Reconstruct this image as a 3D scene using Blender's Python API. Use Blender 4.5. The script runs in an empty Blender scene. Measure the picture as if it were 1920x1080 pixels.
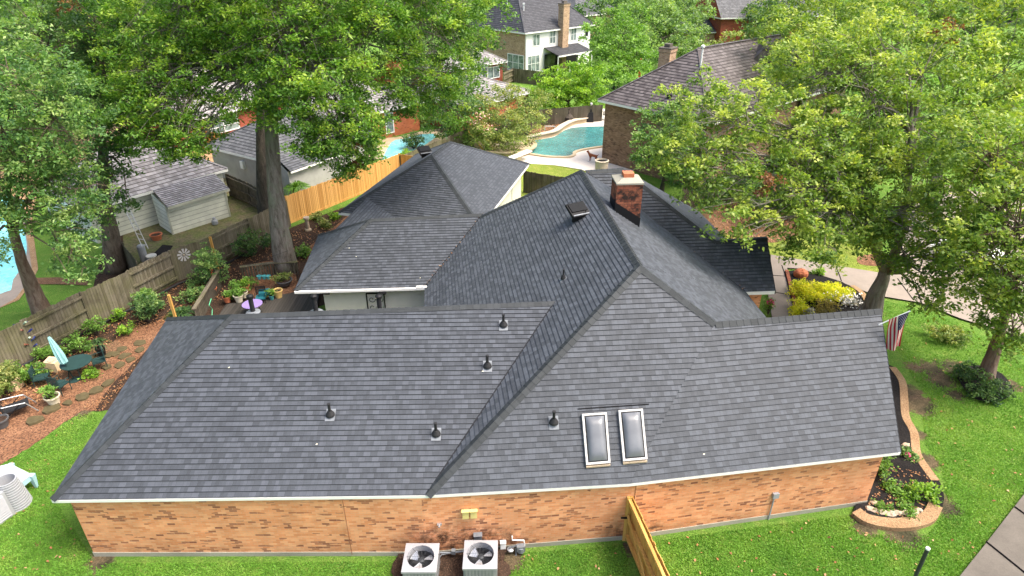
import bpy, math, random
import numpy as np
from mathutils import Vector as V
random.seed(7); RNG=np.random.default_rng(11)
C=bpy.context.scene.collection
FL=1200.; TH=math.radians(28.5); H=17.; ST,CT=math.sin(TH),math.cos(TH)
# ---- measuring helpers: sight line of a photo pixel -> world point at a known height / distance / on a plane
def ray(px,py):
    a=(px-960)/FL; b=(540-py)/FL
    return V((a,CT+b*ST,-ST+b*CT))
def G(px,py,z=0.):
    d=ray(px,py); t=(z-H)/d.z; return V((d.x*t,d.y*t,z))
def GY(px,py,Y):
    d=ray(px,py); t=Y/d.y; return V((d.x*t,Y,H+d.z*t))
def PL(a,b,c):
    n=(b-a).cross(c-a).normalized()
    return (n if n.z>0 else -n, a.copy())
def hit(pl,px,py):
    d=ray(px,py); o=V((0,0,H)); n,p=pl
    return o+d*((p-o).dot(n)/d.dot(n))
def lerp(a,b,t): return a+(b-a)*t
# ---- node helpers
class NT:
    def __init__(s,m): s.t=m.node_tree; s.n=s.t.nodes; s.l=s.t.links
    def new(s,k,**kw):
        x=s.n.new(k)
        for a,v in kw.items(): setattr(x,a,v)
        return x
    def put(s,i,v):
        if isinstance(v,bpy.types.NodeSocket): s.l.new(v,i)
        elif v is not None: i.default_value=v
    def m(s,op,a,b=None,c=None,clamp=False):
        x=s.new('ShaderNodeMath',operation=op,use_clamp=clamp); s.put(x.inputs[0],a)
        if b is not None: s.put(x.inputs[1],b)
        if c is not None: s.put(x.inputs[2],c)
        return x.outputs[0]
    def mix(s,f,a,b,mode='MIX'):
        x=s.new('ShaderNodeMix',data_type='RGBA',blend_type=mode)
        s.put(x.inputs[0],f)
        for i,v in ((6,a),(7,b)):
            s.put(x.inputs[i],(*v,1) if isinstance(v,tuple) and len(v)==3 else v)
        return x.outputs[2]
    def ramp(s,f,*st):
        x=s.new('ShaderNodeValToRGB'); e=x.color_ramp.elements
        while len(e)<len(st): e.new(.5)
        for i,(p,c) in enumerate(st):
            e[i].position=p; e[i].color=(*c,1) if isinstance(c,tuple) else (c,c,c,1)
        s.put(x.inputs[0],f); return x.outputs[0]
    def noise(s,vec,sc,det=3,rough=.6,dist=0):
        x=s.new('ShaderNodeTexNoise'); x.inputs['Scale'].default_value=sc; x.inputs['Detail'].default_value=det
        x.inputs['Roughness'].default_value=rough; x.inputs['Distortion'].default_value=dist
        if vec is not None: s.l.new(vec,x.inputs['Vector'])
        return x.outputs['Fac']
    def obj(s): return s.new('ShaderNodeTexCoord').outputs['Object']
    def pos(s): return s.new('ShaderNodeNewGeometry').outputs['Position']
    def uv(s): return s.new('ShaderNodeTexCoord').outputs['UV']
    def sep(s,v):
        x=s.new('ShaderNodeSeparateXYZ'); s.l.new(v,x.inputs[0]); return x.outputs
    def comb(s,a,b,c=0.):
        x=s.new('ShaderNodeCombineXYZ'); s.put(x.inputs[0],a); s.put(x.inputs[1],b); s.put(x.inputs[2],c); return x.outputs[0]
    def white(s,v):
        x=s.new('ShaderNodeTexWhiteNoise',noise_dimensions='3D'); s.l.new(v,x.inputs['Vector']); return x.outputs['Value']
    def bump(s,h,st,d=.02):
        x=s.new('ShaderNodeBump'); x.inputs['Strength'].default_value=st; x.inputs['Distance'].default_value=d
        s.l.new(h,x.inputs['Height']); return x.outputs[0]
MATS={}
def base(name,rough=.8,spec=.3,metal=0):
    m=bpy.data.materials.new(name); m.use_nodes=True; MATS[name]=m
    t=NT(m); p=t.n['Principled BSDF']
    p.inputs['Roughness'].default_value=rough; p.inputs['Specular IOR Level'].default_value=spec; p.inputs['Metallic'].default_value=metal
    return m,t,p
def plain(name,col,rough=.7,var=.15,sc=4.,spec=.3,metal=0,bump=0.,dirt=0.):
    m,t,p=base(name,rough,spec,metal)
    n=t.noise(t.obj(),sc,4)
    f=t.ramp(n,(.3,1-var),(.7,1+var*.6))
    c=t.mix(1.,col,f,'MULTIPLY')
    if dirt:
        n2=t.noise(t.obj(),sc*.4,5,.7)
        c=t.mix(t.ramp(n2,(.45,0.),(.7,dirt)),c,tuple(x*.3 for x in col))
    t.l.new(c,p.inputs['Base Color'])
    if bump: t.l.new(t.bump(t.noise(t.obj(),sc*8,3),bump),p.inputs['Normal'])
    return m
def shingle(name,dark,light,w=.34,tabs=.5):
    m,t,p=base(name,.66,.4)
    u,v,_=t.sep(t.uv())[:3]
    r=t.m('FLOOR',v); fr=t.m('FRACT',v)
    rr=t.white(t.comb(r,3.3))
    uu=t.m('ADD',t.m('DIVIDE',u,w),t.m('MULTIPLY',rr,37.))
    cell=t.m('FLOOR',uu)
    w1=t.white(t.comb(cell,r,1.))
    w2=t.white(t.comb(t.m('FLOOR',t.m('MULTIPLY',uu,.4)),r,5.))
    tooth=t.m('MULTIPLY',t.m('LESS_THAN',fr,.8),t.m('GREATER_THAN',w1,.5))
    w3=t.white(t.comb(t.m('FLOOR',t.m('MULTIPLY',uu,2.)),r,9.))
    k=t.m('ADD',t.m('ADD',t.m('MULTIPLY',tooth,t.m('ADD',.2,t.m('MULTIPLY',w2,.28))),.28),t.m('MULTIPLY',t.m('SUBTRACT',w3,.5),.28))
    k=t.m('SUBTRACT',k,t.m('MULTIPLY',t.m('GREATER_THAN',fr,.86),.22))  # shadow under the overlapping course above, painted as a darker strip
    big=t.m('ADD',t.m('MULTIPLY',t.noise(t.pos(),.35,3),.6),t.m('MULTIPLY',t.noise(t.comb(t.m('MULTIPLY',u,1.1),t.m('MULTIPLY',v,.035)),1.,4,.65),.55))
    gr=t.noise(t.pos(),45.,2)
    k=t.m('ADD',k,t.m('MULTIPLY',t.m('SUBTRACT',big,.5),.5))
    k=t.m('ADD',k,t.m('MULTIPLY',t.m('SUBTRACT',gr,.5),.7))
    c=t.mix(t.ramp(k,(.15,0.),(.85,1.)),dark,light)
    # tab joints
    fx=t.m('FRACT',uu)
    joint=t.m('LESS_THAN',fx,.05)
    c=t.mix(t.m('MULTIPLY',joint,.4),c,tuple(x*.35 for x in dark))
    t.l.new(c,p.inputs['Base Color'])
    hgt=t.m('ADD',t.m('MULTIPLY',t.m('GREATER_THAN',w1,.5),t.m('LESS_THAN',fr,.55)),t.m('MULTIPLY',gr,.35))
    t.l.new(t.bump(hgt,.5,.012),p.inputs['Normal'])
    return m
def brick(name,cols,darkc,mortar,thr=.8,bw=.235,bh=.08,soot=0.,moss=0.,spots=()):
    m,t,p=base(name,.85,.2)
    u,v,_=t.sep(t.uv())[:3]
    row=t.m('FLOOR',t.m('DIVIDE',v,bh)); fr=t.m('FRACT',t.m('DIVIDE',v,bh))
    uu=t.m('ADD',t.m('DIVIDE',u,bw),t.m('MULTIPLY',t.m('MODULO',row,2.),.5))
    cell=t.m('FLOOR',uu); fx=t.m('FRACT',uu)
    w=t.white(t.comb(cell,row,2.)); w2=t.white(t.comb(cell,row,7.))
    cl=t.noise(t.comb(t.m('MULTIPLY',u,.55),t.m('MULTIPLY',v,2.6)),1.,2)
    c=t.ramp(w2,*[(i/(len(cols)-1),x) for i,x in enumerate(cols)])
    isd=t.m('GREATER_THAN',t.m('ADD',w,t.m('MULTIPLY',t.m('SUBTRACT',cl,.5),1.5)),thr)
    c=t.mix(t.m('MULTIPLY',isd,t.m('ADD',.5,t.m('MULTIPLY',w2,.45))),c,darkc)
    mo=t.m('MAXIMUM',t.m('LESS_THAN',fr,.14),t.m('LESS_THAN',fx,.05))
    c=t.mix(t.m('MULTIPLY',mo,.75),c,mortar)
    n=t.noise(t.pos(),1.1,5,.65)
    c=t.mix(1.,c,t.ramp(n,(.3,.8),(.7,1.12)),'MULTIPLY')
    if moss:
        z=t.sep(t.pos())[2]
        f=t.m('MULTIPLY',t.ramp(z,(0.,1.),(.55,0.)),t.ramp(t.noise(t.pos(),1.4,5,.7),(.4,.1),(.65,1.)))
        c=t.mix(t.m('MULTIPLY',f,moss),c,(.075,.07,.035))
    if soot:
        z=t.sep(t.obj())[2]
        f=t.m('MULTIPLY',t.ramp(t.m('MULTIPLY',z,.4),(.45,.1),(.75,1.)),t.ramp(t.noise(t.obj(),2.2,5,.7),(.45,0.),(.6,1.)))
        c=t.mix(t.m('MULTIPLY',f,soot),c,(.02,.018,.016))
    for (sx,sy,sz,sr) in spots:
        X,Y,Z=t.sep(t.pos())[:3]
        d=t.m('SQRT',t.m('ADD',t.m('POWER',t.m('SUBTRACT',X,sx),2.),t.m('MULTIPLY',t.m('POWER',t.m('SUBTRACT',Z,sz),2.),4.)))
        f=t.m('MULTIPLY',t.ramp(t.m('DIVIDE',d,sr),(.3,1.),(1.,0.)),t.ramp(t.noise(t.pos(),3.5,5,.7),(.38,0.),(.6,.9)))
        c=t.mix(f,c,(.03,.018,.012))
    t.l.new(c,p.inputs['Base Color'])
    t.l.new(t.bump(t.m('SUBTRACT',1.,mo),.6,.008),p.inputs['Normal'])
    return m
def lawn(name,c1,c2,c3,dead=(.2,.15,.07),deadamt=.4,spots=()):
    m,t,p=base(name,.9,.1)
    P=t.pos()
    n1=t.noise(P,.28,4,.6); n2=t.noise(P,1.7,4,.65); n3=t.noise(P,16.,4,.75); n4=t.noise(P,.8,5,.7,.5)
    c=t.mix(t.ramp(n1,(.35,0.),(.65,1.)),c1,c2)
    c=t.mix(t.ramp(n2,(.5,0.),(.75,.8)),c,c3)
    c=t.mix(t.ramp(n4,(.62,0.),(.75,deadamt)),c,dead)
    for (x,y,r) in spots:
        X,Y,_=t.sep(P)[:3]
        d=t.m('DIVIDE',t.m('SQRT',t.m('ADD',t.m('POWER',t.m('SUBTRACT',X,x),2.),t.m('POWER',t.m('SUBTRACT',Y,y),2.))),r)
        d=t.m('ADD',d,t.m('MULTIPLY',t.m('SUBTRACT',t.noise(P,3.,5,.75),.5),2.2))
        c=t.mix(t.ramp(d,(.55,.92),(.85,0.)),c,t.mix(t.ramp(n4,(.4,0.),(.6,1.)),(.055,.042,.032),(.17,.115,.075)))
    c=t.mix(1.,c,t.ramp(n3,(.25,.35),(.75,1.5)),'MULTIPLY')
    t.l.new(c,p.inputs['Base Color'])
    t.l.new(t.bump(n3,1.,.08),p.inputs['Normal'])
    return m
def soil(name,c1,c2,c3,sc=9.,thr=.6):
    m,t,p=base(name,.95,.15)
    P=t.pos(); n1=t.noise(P,sc,5,.75); n2=t.noise(P,1.2,4,.6); n3=t.noise(P,sc*2.2,3,.7)
    c=t.mix(t.ramp(n2,(.35,0.),(.65,1.)),c1,c2)
    c=t.mix(t.ramp(n3,(thr,0.),(thr+.08,1.)),c,c3)
    c=t.mix(1.,c,t.ramp(n1,(.3,.5),(.7,1.35)),'MULTIPLY')
    t.l.new(c,p.inputs['Base Color']); t.l.new(t.bump(n1,.9,.05),p.inputs['Normal'])
    return m
def concrete(name,col,stain=.35,joint=0.):
    m,t,p=base(name,.8,.25)
    P=t.pos(); n=t.noise(P,.6,6,.65); n2=t.noise(P,22.,3,.7)
    c=t.mix(t.ramp(n,(.4,0.),(.72,stain)),col,tuple(x*.35 for x in col))
    c=t.mix(1.,c,t.ramp(n2,(.3,.88),(.7,1.08)),'MULTIPLY')
    t.l.new(c,p.inputs['Base Color']); t.l.new(t.bump(n2,.2,.01),p.inputs['Normal'])
    return m
def wood(name,c1,c2,streak=30.,bw=.14,moss=None,joint=1.):
    m,t,p=base(name,.8,.2)
    u,v,_=t.sep(t.uv())[:3]
    b=t.m('FLOOR',t.m('DIVIDE',u,bw)); wv=t.white(t.comb(b,1.7))
    n=t.noise(t.comb(t.m('MULTIPLY',u,streak),t.m('MULTIPLY',v,1.5),wv),1.,4,.6)
    k=t.m('ADD',t.m('MULTIPLY',wv,.6),t.m('MULTIPLY',n,.5))
    c=t.mix(t.ramp(k,(.2,0.),(.9,1.)),c1,c2)
    if moss:
        n2=t.noise(t.pos(),.7,5,.65)
        c=t.mix(t.ramp(n2,(.42,0.),(.68,.75)),c,moss)
        n3=t.noise(t.pos(),.5,4,.6,.5)
        c=t.mix(t.ramp(n3,(.5,0.),(.7,.7)),c,tuple(x*.3 for x in c1))
    j=t.m('LESS_THAN',t.m('FRACT',t.m('DIVIDE',u,bw)),.08)
    c=t.mix(t.m('MULTIPLY',j,.7*joint),c,tuple(x*.15 for x in c1))
    t.l.new(c,p.inputs['Base Color']); t.l.new(t.bump(n,.3,.01),p.inputs['Normal'])
    return m
def bark(name,c1,c2,c3):
    m,t,p=base(name,.9,.15)
    P=t.obj()
    mp=t.new('ShaderNodeMapping'); mp.inputs['Scale'].default_value=(1,1,.22); t.l.new(P,mp.inputs[0])
    n=t.noise(mp.outputs[0],6.,6,.7,.6); n2=t.noise(P,1.1,4)
    c=t.mix(t.ramp(n,(.35,0.),(.62,1.)),c1,c2)
    c=t.mix(t.ramp(n2,(.5,0.),(.68,.7)),c,c3)
    t.l.new(c,p.inputs['Base Color']); t.l.new(t.bump(n,1.,.08),p.inputs['Normal'])
    return m
def leafmat(name,dark,mid,light,trans=.42,gloss=.35):
    m,t,p=base(name,.45,gloss)
    if name.startswith('leaf_'): dark,mid,light=[(c[0]*1.2,c[1]*.98,c[2]*1.25) for c in (dark,mid,light)]
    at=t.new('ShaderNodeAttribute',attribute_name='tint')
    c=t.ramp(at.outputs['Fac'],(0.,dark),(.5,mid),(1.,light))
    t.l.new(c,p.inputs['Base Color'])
    tr=t.new('ShaderNodeBsdfTranslucent'); t.l.new(t.mix(1.,c,(1.25,1.3,.5),'MULTIPLY'),tr.inputs[0])
    mx=t.new('ShaderNodeMixShader'); mx.inputs[0].default_value=trans
    t.l.new(p.outputs[0],mx.inputs[1]); t.l.new(tr.outputs[0],mx.inputs[2])
    t.l.new(mx.outputs[0],t.n['Material Output'].inputs[0])
    return m
def watermat(name,c1,c2,bs=.25):
    m,t,p=base(name,.06,.6)
    P=t.pos(); n=t.noise(P,.25,3); n2=t.noise(P,3.5,4,.6,1.)
    c=t.mix(t.ramp(n,(.35,0.),(.65,1.)),c1,c2); c=t.mix(1.,c,t.ramp(n2,(.3,.72),(.72,1.3)),'MULTIPLY')
    n3=t.noise(P,.9,5,.7,2.)
    c=t.mix(t.ramp(n3,(.52,0.),(.7,.35)),c,tuple(min(.9,x*1.5+.1) for x in c2)); c=t.mix(t.ramp(n3,(.3,.4),(.42,0.)),c,tuple(x*.5 for x in c1))  # caustic light ripples and dark patches painted into the water colour
    t.l.new(c,p.inputs['Base Color']); t.l.new(t.bump(t.m('ADD',n2,t.noise(P,9.,3)),bs*1.6,.1),p.inputs['Normal'])
    return m
# ---- mesh builder
BUSH={}; ORG={}; DENS=2.2
class MB:
    def __init__(s): s.v=[];s.f=[];s.m=[];s.uv={}
    def poly(s,pts,mi=0,uv=None):
        k=len(s.v); s.v+= [V(p) for p in pts]; s.f.append(tuple(range(k,k+len(pts)))); s.m.append(mi)
        if uv: s.uv[len(s.f)-1]=uv
        return s
    def mesh(s,vs,fs,mi=0):
        k=len(s.v); s.v+=[V(p) for p in vs]
        for f in fs: s.f.append(tuple(i+k for i in f)); s.m.append(mi)
        return s
    def hexa(s,b,t,mi=0):   # b,t: lists of matching ring points (any n)
        n=len(b); fs=[tuple(range(n))[::-1],tuple(range(n,2*n))]+[(i,(i+1)%n,n+(i+1)%n,n+i) for i in range(n)]
        return s.mesh(list(b)+list(t),fs,mi)
    def box(s,c,sz,rz=0.,mi=0,tilt=None):
        c=V(c); x,y,z=[q/2 for q in sz]; ca,sa=math.cos(rz),math.sin(rz)
        def q(a,b,d):
            p=V((a*ca-b*sa,a*sa+b*ca,d)); return c+p
        if tilt is not None:
            R=tilt
            def q(a,b,d): return c+R@V((a,b,d))
        b=[q(-x,-y,-z),q(x,-y,-z),q(x,y,-z),q(-x,y,-z)]; t=[q(-x,-y,z),q(x,-y,z),q(x,y,z),q(-x,y,z)]
        return s.hexa(b,t,mi)
    def beam(s,a,b,w,h,mi=0):   # bar from a to b, w horizontal, h other
        a=V(a);b=V(b); d=(b-a).normalized(); up=V((0,0,1)) if abs(d.z)<.95 else V((0,1,0))
        r=d.cross(up).normalized()*w/2; u=r.cross(d).normalized()*h/2
        return s.hexa([a-r-u,a+r-u,a+r+u,a-r+u],[b-r-u,b+r-u,b+r+u,b-r+u],mi)
    def tube(s,pts,rs,n=8,mi=0,cap=True):
        pts=[V(p) for p in pts]; 
        if not isinstance(rs,(list,tuple)): rs=[rs]*len(pts)
        k=len(s.v); pr=None
        for i,p in enumerate(pts):
            d=((pts[min(i+1,len(pts)-1)]-pts[max(i-1,0)])).normalized()
            if pr is None: pr=d.cross(V((.31,.95,.1))).normalized()
            r=(pr-d*pr.dot(d)).normalized(); pr=r; w=d.cross(r)
            for j in range(n):
                a=2*math.pi*j/n; s.v.append(p+(r*math.cos(a)+w*math.sin(a))*rs[i])
        for i in range(len(pts)-1):
            for j in range(n):
                s.f.append((k+i*n+j,k+i*n+(j+1)%n,k+(i+1)*n+(j+1)%n,k+(i+1)*n+j)); s.m.append(mi)
        if cap:
            s.f.append(tuple(k+j for j in range(n))[::-1]); s.m.append(mi)
            q=k+(len(pts)-1)*n; s.f.append(tuple(q+j for j in range(n))); s.m.append(mi)
        return s
    def lathe(s,c,prof,n=16,mi=0):
        c=V(c); k=len(s.v)
        for r,z in prof:
            for j in range(n):
                a=2*math.pi*j/n; s.v.append(c+V((r*math.cos(a),r*math.sin(a),z)))
        for i in range(len(prof)-1):
            for j in range(n): s.f.append((k+i*n+j,k+i*n+(j+1)%n,k+(i+1)*n+(j+1)%n,k+(i+1)*n+j)); s.m.append(mi)
        q=k+(len(prof)-1)*n
        s.f.append(tuple(k+j for j in range(n))[::-1]); s.m.append(mi); s.f.append(tuple(q+j for j in range(n))); s.m.append(mi)
        return s
    def blob(s,c,r,n=8,m=5,j=.2,mi=0):
        c=V(c); k=len(s.v); rx,ry,rz=(r,r,r) if not isinstance(r,tuple) else r
        for i in range(1,m):
            for q in range(n):
                a=2*math.pi*q/n; b=math.pi*i/m; e=1+random.uniform(-j,j)
                s.v.append(c+V((rx*math.sin(b)*math.cos(a)*e,ry*math.sin(b)*math.sin(a)*e,rz*math.cos(b)*e)))
        s.v+= [c+V((0,0,rz)),c-V((0,0,rz))]; T=len(s.v)-2
        for i in range(m-2):
            for q in range(n): s.f.append((k+i*n+q,k+(i+1)*n+q,k+(i+1)*n+(q+1)%n,k+i*n+(q+1)%n)); s.m.append(mi)
        for q in range(n):
            s.f.append((T,k+q,k+(q+1)%n)); s.m.append(mi); s.f.append((T+1,k+(m-2)*n+(q+1)%n,k+(m-2)*n+q)); s.m.append(mi)
        return s
    def sheet(s,pts,z=None,mi=0):
        from mathutils.geometry import tessellate_polygon
        P=[V((p[0],p[1],p[2] if z is None else z)) for p in pts]
        for t in tessellate_polygon([P]):
            a,b,c=[P[i] for i in t]
            if (b-a).cross(c-a).z<0: b,c=c,b
            s.poly([a,b,c],mi)
        return s
    def build(s,name,mats,parent=None,smooth=False,org=None,**tags):
        if not isinstance(mats,(list,tuple)): mats=[mats]
        if parent is not None: o0=ORG[parent.name]
        elif org is not None: o0=V(org)
        else:
            xs=[p.x for p in s.v]; ys=[p.y for p in s.v]; zs=[p.z for p in s.v]
            o0=V(((min(xs)+max(xs))/2,(min(ys)+max(ys))/2,min(zs)))
        me=bpy.data.meshes.new(name); me.from_pydata([tuple(p-o0) for p in s.v],[],s.f)
        for m in mats: me.materials.append(MATS[m] if isinstance(m,str) else m)
        me.polygons.foreach_set('material_index',s.m)
        if smooth: me.polygons.foreach_set('use_smooth',[True]*len(s.f))
        uvl=me.uv_layers.new(name='UVMap'); co=[]
        for fi,f in enumerate(s.f):
            if fi in s.uv: 
                for q in s.uv[fi]: co+=list(q)
                continue
            P=[s.v[i] for i in f]; n=V((0,0,0))
            for i in range(len(P)):
                a,b=P[i],P[(i+1)%len(P)]; n+=V(((a.y-b.y)*(a.z+b.z),(a.z-b.z)*(a.x+b.x),(a.x-b.x)*(a.y+b.y)))
            L=n.length or 1; n/=L
            if abs(n.z)<.6:
                tx=V((-n.y,n.x,0)).normalized()
                if abs(tx.x)>abs(tx.y) and tx.x<0 or abs(tx.y)>=abs(tx.x) and tx.y<0: tx=-tx
                for p in P: co+=[p.dot(tx),p.z]
            else:
                for p in P: co+=[p.x,p.y]
        uvl.data.foreach_set('uv',co)
        me.update(); o=bpy.data.objects.new(name,me); C.objects.link(o)
        if parent is None: o.location=o0
        else: o.parent=parent
        ORG[o.name]=o0
        tag(o,**tags)
        return o
def tag(o,label=None,cat=None,group=None,kind=None):
    if label: o['label']=label
    if cat: o['category']=cat
    if group: o['group']=group
    if kind: o['kind']=kind
    return o
def E(name,loc,label,cat,group=None):
    o=bpy.data.objects.new(name,None); C.objects.link(o); o.location=V(loc); o.empty_display_size=.2
    ORG[o.name]=V(loc); return tag(o,label,cat,group)
def kids(o): return [c for c in bpy.data.objects if c.parent==o]
def dup(o,loc=None,rz=None,label=None,parent=None,sc=None):
    c=o.copy(); C.objects.link(c); c.parent=parent
    if loc is not None: c.location=loc
    if rz is not None: c.rotation_euler=(0,0,rz)
    if sc is not None: c.scale=(sc,)*3
    if label: c['label']=label
    for k in kids(o): dup(k,parent=c)
    return c
# ---- leaves
def leafmesh(name,cent,L,W,mat,parent,up=.35,tintbase=None,dirs=None,org=None,tv=.16,**tags):
    n=len(cent); o0=np.array(ORG[parent.name]) if parent is not None else np.array(org)
    d=RNG.normal(size=(n,3)) if dirs is None else dirs+RNG.normal(size=(n,3))*.45
    if dirs is None: d[:,2]*=.6
    d/=np.linalg.norm(d,axis=1)[:,None]
    r=RNG.normal(size=(n,3)); r[:,2]+=0
    nrm=r/np.linalg.norm(r,axis=1)[:,None]; nrm[:,2]=np.abs(nrm[:,2])+up
    s=np.cross(d,nrm); s/=np.linalg.norm(s,axis=1)[:,None]+1e-9
    l=(L*RNG.uniform(.6,1.25,n))[:,None]; w=(W*RNG.uniform(.6,1.25,n))[:,None]
    c=cent-o0
    vs=np.empty((n,4,3)); vs[:,0]=c-d*l*.5; vs[:,1]=c+s*w*.5-d*l*.05; vs[:,2]=c+d*l*.5; vs[:,3]=c-s*w*.5-d*l*.05
    vs[:,2,2]-=l[:,0]*.15
    me=bpy.data.meshes.new(name); me.vertices.add(4*n); me.vertices.foreach_set('co',vs.ravel())
    me.loops.add(4*n); me.loops.foreach_set('vertex_index',np.arange(4*n,dtype=np.int32))
    me.polygons.add(n); me.polygons.foreach_set('loop_start',np.arange(0,4*n,4,dtype=np.int32))
    me.update(calc_edges=True)
    t=(tintbase if tintbase is not None else np.full(n,.5))+RNG.normal(size=n)*tv
    a=me.attributes.new('tint','FLOAT','FACE'); a.data.foreach_set('value',np.clip(t,0,1).astype(np.float32))
    me.materials.append(MATS[mat]); me.validate()
    ob=bpy.data.objects.new(name,me); C.objects.link(ob)
    if parent is not None: ob.parent=parent
    else: ob.location=V(o0)
    ORG[ob.name]=V(o0); tag(ob,**tags); return ob
def crownpts(lobes,dens=1.,sprig=.45,per=34,flat=.55,shell=.62):
    P=[];T=[];SP=[]
    for (c,r) in lobes:
        r=np.array(r if isinstance(r,(tuple,list)) else (r,r,r*.8)); c=np.array(c)
        ns=max(3,int(dens*5.2*(r[0]*r[1]+r[0]*r[2]+r[1]*r[2])/3/(sprig/.45)**2))
        d=RNG.normal(size=(ns,3)); d/=np.linalg.norm(d,axis=1)[:,None]
        rad=RNG.uniform(shell**3,1.12,ns)**(1/3.)*(1+.22*np.sin(d[:,0]*5+c[0])*np.cos(d[:,1]*4+d[:,2]*5))
        q=c+d*rad[:,None]*r
        SP.append(q)
        tb=np.clip(.48+.2*RNG.normal(size=ns)+.16*d[:,2],.05,.95)  # upper sprigs tinted lighter: light from above put into the leaf colour
        k=per; o=RNG.normal(size=(ns,k,3))*sprig*.46; o[:,:,2]*=flat
        # sprigs droop and lean outwards
        ln=np.linalg.norm(o[:,:,:2],axis=2); o[:,:,2]-=ln*.35
        P.append((q[:,None,:]+o).reshape(-1,3)); T.append(np.repeat(tb,k))
    return np.concatenate(P),np.concatenate(T),np.concatenate(SP)
def tree(name,label,cat,basep,lobes,mat,bk,r0=.3,L=.2,W=.1,dens=1.,sprig=.45,per=34,group=None,trunks=None,fork=None,limbs=True,dead=None,twigs=.12):
    """lobes: list of (centre, radius). trunk: tapered, limbs run to every lobe."""
    root=E(name,basep,label,cat,group)
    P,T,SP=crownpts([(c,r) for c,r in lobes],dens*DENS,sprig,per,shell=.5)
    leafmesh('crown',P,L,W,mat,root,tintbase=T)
    cs=[V(c) for c,_ in lobes]
    mean=sum(cs,V((0,0,0)))/len(cs); b=V(basep)
    fz=fork if fork else b.z+(mean.z-b.z)*.55
    fk=V((lerp(b.x,mean.x,.3),lerp(b.y,mean.y,.3),fz))
    mb=MB()
    if trunks: paths=trunks
    else: paths=[[b,lerp(b,fk,.15)+V((0,0,0)),lerp(b,fk,.5)+V((random.uniform(-.1,.1),0,0)),fk]]
    for pth in paths:
        n=len(pth); rs=[r0*(1.45 if i==0 else (1.08 if i==1 else 1-.4*i/(n-1))) for i in range(n)] if pth is paths[0] else [r0*.62*(1-.5*i/(n-1)) for i in range(n)]
        # refine
        fine=[];fr=[]
        for i in range(n-1):
            for k in range(4):
                t=k/4; fine.append(lerp(V(pth[i]),V(pth[i+1]),t)+V((random.uniform(-1,1),random.uniform(-1,1),0))*r0*.06); fr.append(lerp(rs[i],rs[i+1],t))
        fine.append(V(pth[-1])); fr.append(rs[-1]); mb.tube(fine,fr,12)
    ends=[V(p[-1]) for p in paths]
    if limbs:
        for (c,r) in lobes:
            c=V(c); e=min(ends,key=lambda q:(q-c).length); mid=lerp(e,c,.5)+V((random.uniform(-.5,.5),random.uniform(-.5,.5),(c-e).length*.12))
            rr=r if not isinstance(r,(tuple,list)) else r[0]
            a=r0*.24
            mb.tube([e-V((0,0,r0)),lerp(e,mid,.5)+V((0,0,.1)),mid,lerp(mid,c,.6),c],[a,a*.75,a*.45,a*.25,a*.1],6)
            near=[V(q) for q in SP if (V(q)-c).length<rr*1.3]
            random.shuffle(near)
            for q in near[:int(5+len(near)*twigs)]:
                s=lerp(mid,c,random.uniform(.3,1)); mb.tube([s,lerp(s,q,.5)+V((0,0,.15)),q],[.024,.017,.008],4,cap=False)
    mb.build('trunk',bk,root,smooth=True)
    if dead:
        for (c,r) in dead:
            Pd,Td,_=crownpts([(c,r)],1.3,.3,26); leafmesh('dead_twigs',Pd,L,W*.8,'dead_leaf',root,tintbase=Td,kind='stuff')
    return root
def bush(label,c,r,mat,cat='shrub',name='shrub',L=.12,W=.07,dens=2.2,sprig=.22,per=22,group=None,h=None,stem=True):
    c=V(c); hh=h or r*1.3
    root=E(name,c,label,cat,group); BUSH[label]=root
    lob=[]
    for k in range(max(3,int(4+r*3))):
        a=random.uniform(0,6.28); q=random.uniform(.1,.6)*r
        lob.append(((c.x+q*math.cos(a),c.y+q*math.sin(a),c.z+hh*random.uniform(.45,.7)),(r*.5,r*.5,hh*.36)))
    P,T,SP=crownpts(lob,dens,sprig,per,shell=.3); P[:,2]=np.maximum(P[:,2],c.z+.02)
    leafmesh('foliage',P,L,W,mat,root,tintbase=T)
    if stem:
        mb=MB()
        for q in SP[::max(1,len(SP)//10)]: mb.tube([c,lerp(c,V(q),.5)+V((0,0,.05)),V(q)],[.03*r+.01,.02*r+.006,.005],4,cap=False)
        mb.build('stems','twig',root)
    return root
SPOTS=[(G(x,y).x,G(x,y).y,r) for x,y,r in ((1718,758,1.1),(1708,735,.7),(1765,712,1.0),(1745,690,.9),(1790,740,.6),(1712,812,.6),(1740,865,.6),(1772,950,.7),(1690,1000,.9),(1620,988,.6),(188,1052,.6),(150,765,1.),(128,770,.8),(1190,1030,.5),(960,1050,.6),(1715,690,.6),(1790,690,1.),(1890,720,.8))]
# ================= materials =================
shingle('shingle_new',(.036,.041,.048),(.074,.083,.097),w=.21)
plain('shingle_edge',(.022,.023,.026),.9,.2)
shingle('ridge_shingle',(.018,.022,.024),(.033,.038,.041),w=.9)
shingle('shingle_brown',(.055,.044,.042),(.15,.13,.125),w=.3)
shingle('shingle_dark_old',(.034,.035,.039),(.072,.073,.08),w=.3)
shingle('shingle_slate',(.06,.062,.066),(.13,.132,.137),w=.3)
shingle('shingle_grey_old',(.17,.155,.15),(.36,.34,.335),w=.3)
brick('brick_salmon',[(.66,.255,.11),(.75,.325,.155),(.80,.39,.20),(.69,.28,.125)],(.23,.085,.05),(.62,.38,.235),.86,moss=.55,spots=[(-2.,0,.55,1.9),(-.6,0,.4,1.6),(3.9,0,.3,1.3)])
brick('brick_brown',[(.20,.115,.065),(.27,.165,.10),(.33,.21,.13)],(.09,.055,.035),(.28,.2,.14),.9)
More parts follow.
